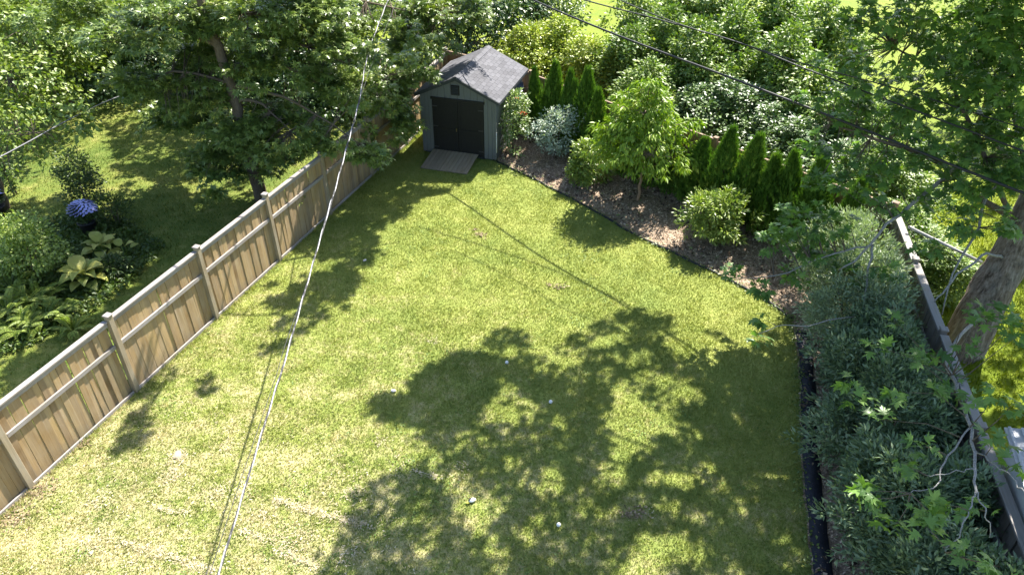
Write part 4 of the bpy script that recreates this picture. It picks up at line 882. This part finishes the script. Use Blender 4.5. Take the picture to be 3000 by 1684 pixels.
for i, ((u, v), y, k, sc) in enumerate(spots):
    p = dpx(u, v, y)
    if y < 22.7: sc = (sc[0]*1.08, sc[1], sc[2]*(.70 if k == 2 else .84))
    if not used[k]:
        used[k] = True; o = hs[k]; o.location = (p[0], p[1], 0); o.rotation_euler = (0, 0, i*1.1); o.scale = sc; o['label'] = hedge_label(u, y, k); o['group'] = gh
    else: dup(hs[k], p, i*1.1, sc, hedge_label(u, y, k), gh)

# ================================================================== neighbouring garden bed
M_DK = leafmat('dark_shrub_leaf', (.025, .055, .012), (.08, .125, .025), .28, .42, .45, (.22, .26, .06))
shrub('dark_shrub', 'upright dark green shrub standing in the shade of the neighbouring lawn', (-11.6, 17.3), [(0, 0, .8, .62, .6, .75), (.05, 0, 1.3, .45, .45, .45), (.25, -.1, .6, .5, .5, .5)], M_DK, 420, 11, .075, T_DIA, .13)
shrub('leafy_shrub', 'bright dappled yellow green bush left of the large leaved hostas', (-11.1, 13.9), [(0, 0, .85, .85, .8, .7), (.1, .1, 1.4, .55, .55, .42), (-.35, 0, 1.05, .55, .55, .45)], M_YEL, 520, 11, .08, T_DIA, .13)
M_FERN = leafmat('fern_leaf', (.11, .18, .03), (.29, .35, .065), .35, .45, .35)
def fern(label, base, n, ln, mat):
    t = thing('fern', label, 'fern', (base[0], base[1], 0), group='ferns edging the neighbouring bed'); fr = []
    for k in range(3):
        m = 40; s = np.linspace(.12, 1, m); P = np.stack([0*s, s*ln, .55*ln*np.sin(s*2.2)*.9], 1); w_ = .15*ln*np.sin(np.pi*np.clip(s, .05, .97))**.6
        P2 = np.repeat(P, 2, 0); sd = np.tile([1., -1.], m)
        V, F, r = leaf_arrays(P2, np.stack([sd, np.full(2*m, .45), np.full(2*m, -.15)], 1), np.tile([0, 0, 1.], (2*m, 1)) + rng.normal(size=(2*m, 3))*.15, np.repeat(w_, 2)*1.15, (T_DIA[0]*[.42, 1, 1], T_DIA[1]))
        fr.append(mesh_np('frond', V, F, None, r, (mat,)))
    for k in range(n): link('frond', fr[k % 3], t, (0, 0, .02), (rng.normal()*.18, rng.normal()*.1, k*2.4 + rng.normal()*.2)).scale = (1, .75 + .5*rng.random(), .8 + .5*rng.random())
    return t
for (u, v), ln in (((30, 730), .8), ((60, 780), .75), ((115, 815), .65), ((160, 800), .55), ((60, 840), .65), ((20, 810), .7), ((100, 770), .7), ((185, 835), .5)):
    g_ = G(u*K, v*K); fern('arching yellow green fern at the foot of the dappled bush', g_, 19, ln*.85, M_FERN)
M_HOST = None
def hostamat():
    m, nt, b, out = newmat('hosta_leaf')
    tc = N(nt, 'ShaderNodeTexCoord').outputs['Object']; oi = N(nt, 'ShaderNodeObjectInfo').outputs['Random']
    wv = N(nt, 'ShaderNodeTexWave', bands_direction='X'); wv.inputs['Scale'].default_value = 14; wv.inputs['Distortion'].default_value = 1.5; L(nt, tc, wv.inputs[0])
    c = ramp(nt, math_(nt, 'ADD', math_(nt, 'MULTIPLY', oi, .7), math_(nt, 'MULTIPLY', noise(nt, tc, 6, 3), .4)), [(.1, (.24, .29, .05)), (.6, (.44, .45, .09)), (1, (.56, .52, .13))])
    L(nt, c, b.inputs['Base Color']); b.inputs['Roughness'].default_value = .45; bump(nt, b, wv.outputs['Fac'], .35, .02)
    tr = N(nt, 'ShaderNodeBsdfTranslucent'); L(nt, c, tr.inputs[0]); mx = N(nt, 'ShaderNodeMixShader'); mx.inputs[0].default_value = .25
    L(nt, b.outputs[0], mx.inputs[1]); L(nt, tr.outputs[0], mx.inputs[2]); L(nt, mx.outputs[0], out.inputs[0]); return m
M_HOST = hostamat()
def hosta_leaf(bend):
    ny, nx = 9, 5; V = []
    for j in range(ny):
        s = j/(ny-1); wd = .36*np.interp(s, [0, .12, .35, .6, .85, 1], [.25, .75, 1, .85, .4, .02])
        for i in range(nx):
            x = (i/(nx-1)*2 - 1)*wd; V.append((x, s, .28*math.sin(s*1.9)*bend - .45*s*s*bend + abs(x)*.28 - .02*math.cos(i*3)))
    Q = [(j*nx+i, j*nx+i+1, (j+1)*nx+i+1, (j+1)*nx+i) for j in range(ny-1) for i in range(nx-1)]
    return mesh_np('leaf', V, None, Q, None, (M_HOST,), None, True)
HL = [hosta_leaf(b_) for b_ in (.6, 1.0, 1.35)]
def hosta(label, base, n, ln):
    t = thing('hosta', label, 'hosta', (base[0], base[1], 0), group='hostas in the neighbouring bed')
    for k in range(n):
        tier = k/n; a = k*2.4; o = link('leaf', HL[k % 3], t, (math.cos(a)*.08*(1 + tier*2), math.sin(a)*.08*(1 + tier*2), .34 - .22*tier), (.55 - .7*tier, rng.normal()*.12, a - math.pi/2))
        s = ln*(.75 + .4*rng.random()); o.scale = (s, s, s)
        tube('stalk', [(0, 0, 0), (math.cos(a)*.05, math.sin(a)*.05, .15), (math.cos(a)*.08*(1 + tier*2), math.sin(a)*.08*(1 + tier*2), .34 - .22*tier)], .010, M_FERN, t, 5)
hosta('broad leaved yellow hosta beside the dappled bush, larger and brighter of the two', G(222*K, 712*K), 20, .46)
hosta('pale green hosta in front of the blue flowers', G(262*K, 640*K), 15, .36)
hosta('small pale hosta with few leaves at the bed edge', G(318*K, 648*K), 5, .26)
# blue flowers
M_BLU = plain('blue_petals', (.60, .60, .86), (.30, .31, .68), 30, .6, .2)
def blueflower(label, base, r, n, pot=True):
    t = thing('blue_hydrangea', label, 'flowers', (base[0], base[1], 0), group='pots of blue flowers')
    c, d = blob_tufts([(0, 0, .62, r*.8, r*.8, r*.6)], 130, 5, .1, .3, .1); P, D, Nn = tuft_leaves(c, d, 8, .1)
    foliage('foliage', P, D, Nn, .08, T_DIA, M_DK, t)
    ns = 14; pr = [(.14, 0), (.16, .02), (.21, .30), (.23, .31), (.23, .35), (.18, .35), (.02, .31)]; a = np.linspace(0, 2*math.pi, ns, endpoint=False)
    V = np.concatenate([np.stack([x*np.cos(a), x*np.sin(a), a*0 + z], 1) for x, z in pr]); j = np.arange(ns); k = (j+1) % ns
    link('pot', mesh_np('pot', V, None, np.concatenate([np.stack([i*ns+j, i*ns+k, (i+1)*ns+k, (i+1)*ns+j], 1) for i in range(len(pr)-1)]), None, (M_EDGE,), None, True), t)
    hd = [blossom(.062, s, M_BLU) for s in (1, 2)]
    for q in range(n):
        z = 1 - 1.0*(q + .5)/n; a_ = q*2.39996; rr = math.sqrt(max(0, 1 - z*z)); v = np.array([rr*math.cos(a_), rr*math.sin(a_), z])
        link('flower_head', hd[q % 2], t, tuple(np.array([0, 0, .66]) + v*[r, r, r*.62]), (-v[1]*.8, v[0]*.8, a_)).scale = (.95, .95, .8)
    return t
blueflower('dome of blue violet flowers in a dark pot above the pale hosta', G(228*K, 585*K), .34, 92)
blueflower('blue flowers at the foot of the slim brown trunk', dpx(-4, 530, 17.0)*[1, 1, 0] + [.05, -.1, 0], .26, 30)
shrub('perennial_clump', 'feathery dark green perennial right of the blue flowers', G(300*K, 570*K), [(0, 0, .45, .4, .4, .45)], M_DK, 150, 9, .10, T_NARROW, .12, -.5, stems=3)
shrub('perennial_clump', 'low green perennial clump between the two big hostas and the lawn', G(290*K, 690*K), [(0, 0, .22, .42, .4, .24)], M_DK, 150, 9, .09, T_LANCE, .1, 0, stems=3)
shrub('sapling', 'thin leafy sapling beside the slim brown trunk', dpx(35, 480, 18.2)*[1, 1, 0], [(0, 0, .9, .16, .16, .8)], M_DK, 70, 8, .10, T_DIA, .12, .2, stems=2)
# low ground cover of the neighbouring bed
gp = scatter([p[:2] for p in px((0, 560), (300, 545), (420, 620), (330, 720), (230, 790), (60, 880), (0, 900))], 9000); gp = np.concatenate([gp, .03 + .22*rng.random((len(gp), 1))*vnoise(np.concatenate([gp*1.6, gp[:, :1]*0], 1), 3)[:, None]], 1)
o = foliage('ground_cover', gp, rdir(len(gp)) + [0, 0, .2], rdir(len(gp))*.6 + [0, 0, 1], .09*(.5 + rng.random(len(gp))), T_DIA, leafmat('cover_leaf', (.035, .075, .015), (.11, .16, .03), .3, .45, .35))
tag(o, 'low leafy ground cover filling the neighbouring garden bed', 'ground cover', kind='stuff')
# log at the far end of the neighbouring lawn
g_ = G(150, 322); t = thing('log', 'short cut log lying at the far edge of the neighbouring lawn', 'log', (g_[0], g_[1], 0), .35)
tube('log_bark', [(-.75, 0, .2), (-.2, .02, .21), (.35, 0, .2), (.75, .02, .2)], [.2, .205, .2, .19], BARK, t, 12)
tube('cut_face', [(-.765, 0, .2), (-.752, 0, .2)], [.185, .185], plain('cut_wood', (.48, .33, .26), (.38, .25, .19), 14, .8), t, 12)
# undergrowth at the far edge of the neighbouring lawn
for i, (u, v, s) in enumerate(((500, 250, .6), (620, 225, .6), (300, 240, .65), (700, 260, .55), (180, 235, .6), (820, 250, .55), (60, 235, .6), (930, 250, .5), (240, 260, .4))):
    p = G(u*K, v*K); dup(hs[2], p + np.array([0, 1.2, 0]), i*1.3, (s*1.3, s*1.3, s), 'dark undergrowth shrub lining the far side of the neighbouring lawn', 'undergrowth behind the neighbouring lawn')

# ================================================================== poles, cables
M_POLE = plain('pole_wood', (.24, .15, .10), (.14, .09, .06), 10, .85, .15, .5, (6, 6, 1))
p = dpx(1078, 150, 27.6); t = thing('utility_pole', 'brown wooden utility pole half hidden in the trees behind the fence corner', 'pole', (p[0], p[1], 0))
tube('shaft', [(0, 0, -.1), (0, 0, 3), (0, 0, 8.5)], [.16, .145, .12], M_POLE, t, 12)
arm = link('crossarm', box(2.2, .1, .12, M_POLE, .01), t, (0, -.16, 8.0))
for x in (-.9, .9): tube('insulator', [(x, 0, .06), (x, 0, .14), (x, 0, .2)], [.03, .05, .03], M_EDGE, arm, 8)
M_BLK = plain('black_cable', (.025, .026, .03), (.018, .018, .02), 60, .5, .4)
M_WHT = plain('bare_aluminium', (.42, .42, .44), (.30, .30, .33), 60, .42, .5, 0, None, .15)
def sagz(pts): return spline(np.array(pts), 60)
# service drop: bare neutral and black strands twisted together
svc = sagz([G(560, 1950, 2.7), G(639, 1684, 2.65), G(747, 1333, 2.6), G(804, 1150, 2.65), G(826, 1084, 2.7), G(900, 830, 2.9), G(967, 600, 3.15), G(983, 550, 3.25), G(1050, 304, 3.7), G(1098, 100, 4.2), [p[0] + .2, p[1] - .2, 6.0]])
svc = spline(svc, 260)
t = thing('service_cable', 'twisted silver and black power cable strung over the lawn towards the trees', 'cable', tuple(svc[0])); Lc = np.array(t.location)
s = np.concatenate([[0], np.cumsum(np.linalg.norm(np.diff(svc, axis=0), axis=1))]); svc2 = np.stack([np.interp(np.linspace(0, s[-1], 420), s, svc[:, i]) for i in range(3)], 1)
ang = np.linspace(0, s[-1], 420)*2*math.pi/.9; T_ = nrm(np.gradient(svc2, axis=0)); U_ = nrm(np.cross(T_, [0, 0, 1.])); W_ = np.cross(U_, T_)
for k, (m, r) in enumerate(((M_WHT, .0082), (M_BLK, .0068), (M_BLK, .0068))):
    a = ang + k*2.09; tube('strand', svc2 + (np.cos(a)[:, None]*U_ + np.sin(a)[:, None]*W_)*.009, r, m, t, 6, Lc)
w2 = sagz([G(540, 1950, 2.6), G(614, 1684, 2.55), G(690, 1450, 2.5), G(747, 1283, 2.5), G(812, 1090, 2.6), G(834, 1015, 2.65), G(905, 810, 2.85), G(985, 550, 3.2), G(1015, 425, 3.4), G(1036, 370, 3.5), G(1096, 170, 3.95), [p[0] + .3, p[1] - .2, 5.6]])
tag(tube('telephone_wire', w2, .005, M_BLK, None, 5, tuple(w2[0])), 'thin black wire hanging close beside the twisted power cable', 'wire')
def cable(name, label, pts, r, mat=M_BLK):
    S = sagz(pts); return tag(tube(name, S, r, mat, None, 7, tuple(S[0])), label, 'cable', 'black utility cables over the cedar fence')
e0 = G(1340*K, 0, 4.65)
cable('utility_cable', 'thick black cable crossing low in front of the hedge above the evergreens', [e0 + (e0 - G(1560*K, 92*K, 4.5))*1.2 + [0, 0, .2], e0, G(1560*K, 92*K, 4.5), G(1840*K, 197*K, 4.35), G(2150*K, 317*K, 4.25), G(2420*K, 425*K, 4.2), G(2700*K, 535*K, 4.2)], .024)
e0 = G(1455*K, -5, 5.2)
cable('utility_cable', 'black cable with pale highlight, lower of the two that cross over the hedge', [e0 + (e0 - G(1640*K, 45*K, 5.05))*1.0 + [0, 0, .2], e0, G(1640*K, 45*K, 5.05), G(1850*K, 105*K, 4.95), G(2030*K, 175*K, 4.9), G(2200*K, 240*K, 4.85), G(2480*K, 345*K, 4.8), G(2750*K, 445*K, 4.8)], .016)
e0 = G(1545*K, -8, 5.5)
cable('utility_cable', 'thin black cable, upper of the two that cross over the hedge', [e0 + (e0 - G(1700*K, 58*K, 5.3))*1.0 + [0, 0, .2], e0, G(1700*K, 58*K, 5.3), G(1850*K, 105*K, 5.15), G(2030*K, 163*K, 5.1), G(2250*K, 222*K, 5.0), G(2500*K, 300*K, 4.95), G(2750*K, 380*K, 4.9)], .012)
# slack loop of cable tied to the thick cable, it throws the tangled shade on the shed roof
cb = np.array([-.05, 23.55, 4.72]); a = np.linspace(0, 2*math.pi*7, 260)
lp = cb + np.stack([np.cos(a)*.10 + (a/44 - .5)*.75, -(a/44 - .5)*.55 + np.sin(a*1.7)*.05, np.sin(a)*.10], 1) + rng.normal(size=(260, 3))*.012
tag(tube('cable_coil', lp, .012, M_BLK, None, 5, tuple(lp[0])), 'coil of slack black cable tied to the overhead line behind the shed', 'cable coil')
lc_ = [AY(-60, 490, 12.6), AY(0, 460, 13.4), AY(90, 412, 14.8), AY(188, 358, 16.6), AY(330, 290, 19.6), AY(480, 240, 22.5)]
tag(tube('overhead_cable', sagz(lc_), .012, plain('dull_cable', (.22, .22, .23), (.15, .15, .16), 30, .5), None, 7, tuple(lc_[0])), 'grey cable crossing above the sunny part of the neighbouring lawn', 'cable')
# grey pole leaning from the old fence
a, b_ = dpx(2285, 570, 13.4), dpx(2470, 660, 12.6)
tag(tube('leaning_pole', [a, (a + b_)/2, b_], .032, plain('grey_pole', (.5, .49, .48), (.3, .3, .3), 14, .7), None, 8, tuple(a)), 'thin grey pole leaning from the grey fence cap to the thick trunk', 'pole')

# ================================================================== small things on the lawn
M_BALL = plain('white_ball', (.80, .80, .78), (.70, .70, .68), 8, .45, .4)
def ball(u, v, label):
    g_ = G(u*K, v*K); r = .036; bm = bmesh.new(); bmesh.ops.create_uvsphere(bm, u_segments=18, v_segments=12, radius=r)
    for q in bm.verts:                       # moulded dimples and a flat where it rests
        q.co *= 1 + .02*math.sin(q.co.x*420)*math.sin(q.co.y*420); q.co.z = max(q.co.z, -r*.97)
    for f in bm.faces: f.smooth = True
    me = bpy.data.meshes.new('ball'); bm.to_mesh(me); bm.free(); me.materials.append(M_BALL)
    return tag(link('ball', me, None, (g_[0], g_[1], .042)), label, 'ball', 'white balls on the lawn')
ball(1275, 915, 'small white ball lying in the shade, the one closest to the shed'); ball(1385, 1014, 'small white ball lying in the shade between the other two balls'); ball(1405, 1323, 'small white ball lying farthest from the shed')
g_ = G(1185*K, 1262*K); t = thing('toy', 'small crumpled white and yellow toy lying in the lawn shade', 'toy', (g_[0], g_[1], .0), .4); t.scale = (.75, .75, .75)
def pebble(sx, sy, sz, seed, mat):
    bm = bmesh.new(); bmesh.ops.create_icosphere(bm, subdivisions=2, radius=1)
    for q in bm.verts:
        k = 1 + .35*(vnoise(np.array([list(q.co)])*1.7 + seed, seed)[0] - .5); q.co = Vector((q.co.x*sx*k, q.co.y*sy*k, max(q.co.z*sz*k, -sz*.6)))
    for f in bm.faces: f.smooth = True
    me = bpy.data.meshes.new('lump'); bm.to_mesh(me); bm.free(); me.materials.append(mat); return me
link('body', pebble(.085, .055, .04, 3, M_BALL), t, (.03, 0, .05)); link('wing', pebble(.06, .02, .015, 4, M_EDGE), t, (-.01, .02, .085), (0, .2, .6)); link('tail', pebble(.04, .03, .02, 5, plain('yellow_plastic', (.75, .70, .12), None, 8, .5)), t, (-.08, -.02, .04))
M_PAPER = plain('paper_scrap', (.74, .68, .64), (.6, .54, .5), 10, .8)
for k, (u, v, lb) in enumerate(((990, 985, 'pale crumpled scrap on the sunlit lawn beside the tip of the big shade'), (918, 657, 'small pale scrap at the edge of the fence side shade'), (447, 1145, 'flat pale stone showing through the lawn beside the oblong shade patch'))):
    g_ = G(u*K, v*K); s = 1 if k < 2 else 2.0
    tag(link('stone' if k == 2 else 'scrap', pebble(.055*s, .04*s, .022 if k < 2 else .03, 20 + k, M_PAPER if k < 2 else plain('tan_stone', (.42, .34, .25), (.34, .28, .2), 9, .85)), None, (g_[0], g_[1], .03 if k < 2 else .012), (0, 0, k)), lb, 'stone' if k == 2 else 'litter')

# ================================================================== neighbour's ribbed metal roof, right
M_MET = plain('galvanised_roof', (.52, .53, .57), (.40, .41, .45), 7, .42, .5, .1, None, .35)
M_WALLW = plain('white_wall', (.62, .62, .60), (.5, .5, .48), 8, .7)
A0 = G(2938, 1252, 2.1); B0 = G(3010, 1470, 2.1); C0 = G(3010, 1140, 2.5)
e1 = nrm((B0 - A0)*[1, 1, 0]); e2 = np.array([-e1[1], e1[0], 0]);
if e2[0] < 0: e2 = -e2
t = thing('metal_roofed_shed', 'low shed with ribbed pale metal roof beyond the grey fence', 'shed', (A0[0], A0[1], 0)); ex = math.atan2(e2[1], e2[0])
t.rotation_euler = (0, 0, ex)            # local x runs away from the fence
LY = 2.6; LX = 2.2
sgn = 1 if (np.array([math.cos(ex + math.pi/2), math.sin(ex + math.pi/2), 0])@e1) > 0 else -1
rf = link('roof', box(LX, LY, .03, M_MET, .003), t, (LX/2, sgn*(LY/2), 2.1 + LX/2*.16), (0, -.16, 0))
for i in range(14): link('roof_rib', box(.04, LY, .035, M_MET, .010), rf, (-LX/2 + .06 + i*(LX - .12)/13, 0, .03))
for nm, sx, sy, x, y in (('front_wall', .05, LY-.3, .14, LY/2), ('back_wall', .05, LY-.3, LX-.14, LY/2), ('side_wall', LX-.34, .05, LX/2, .16), ('side_wall', LX-.34, .05, LX/2, LY-.16)):
    link(nm, box(sx, sy, 2.02, M_WALLW, .004, 'b'), t, (x, sgn*y, 0))
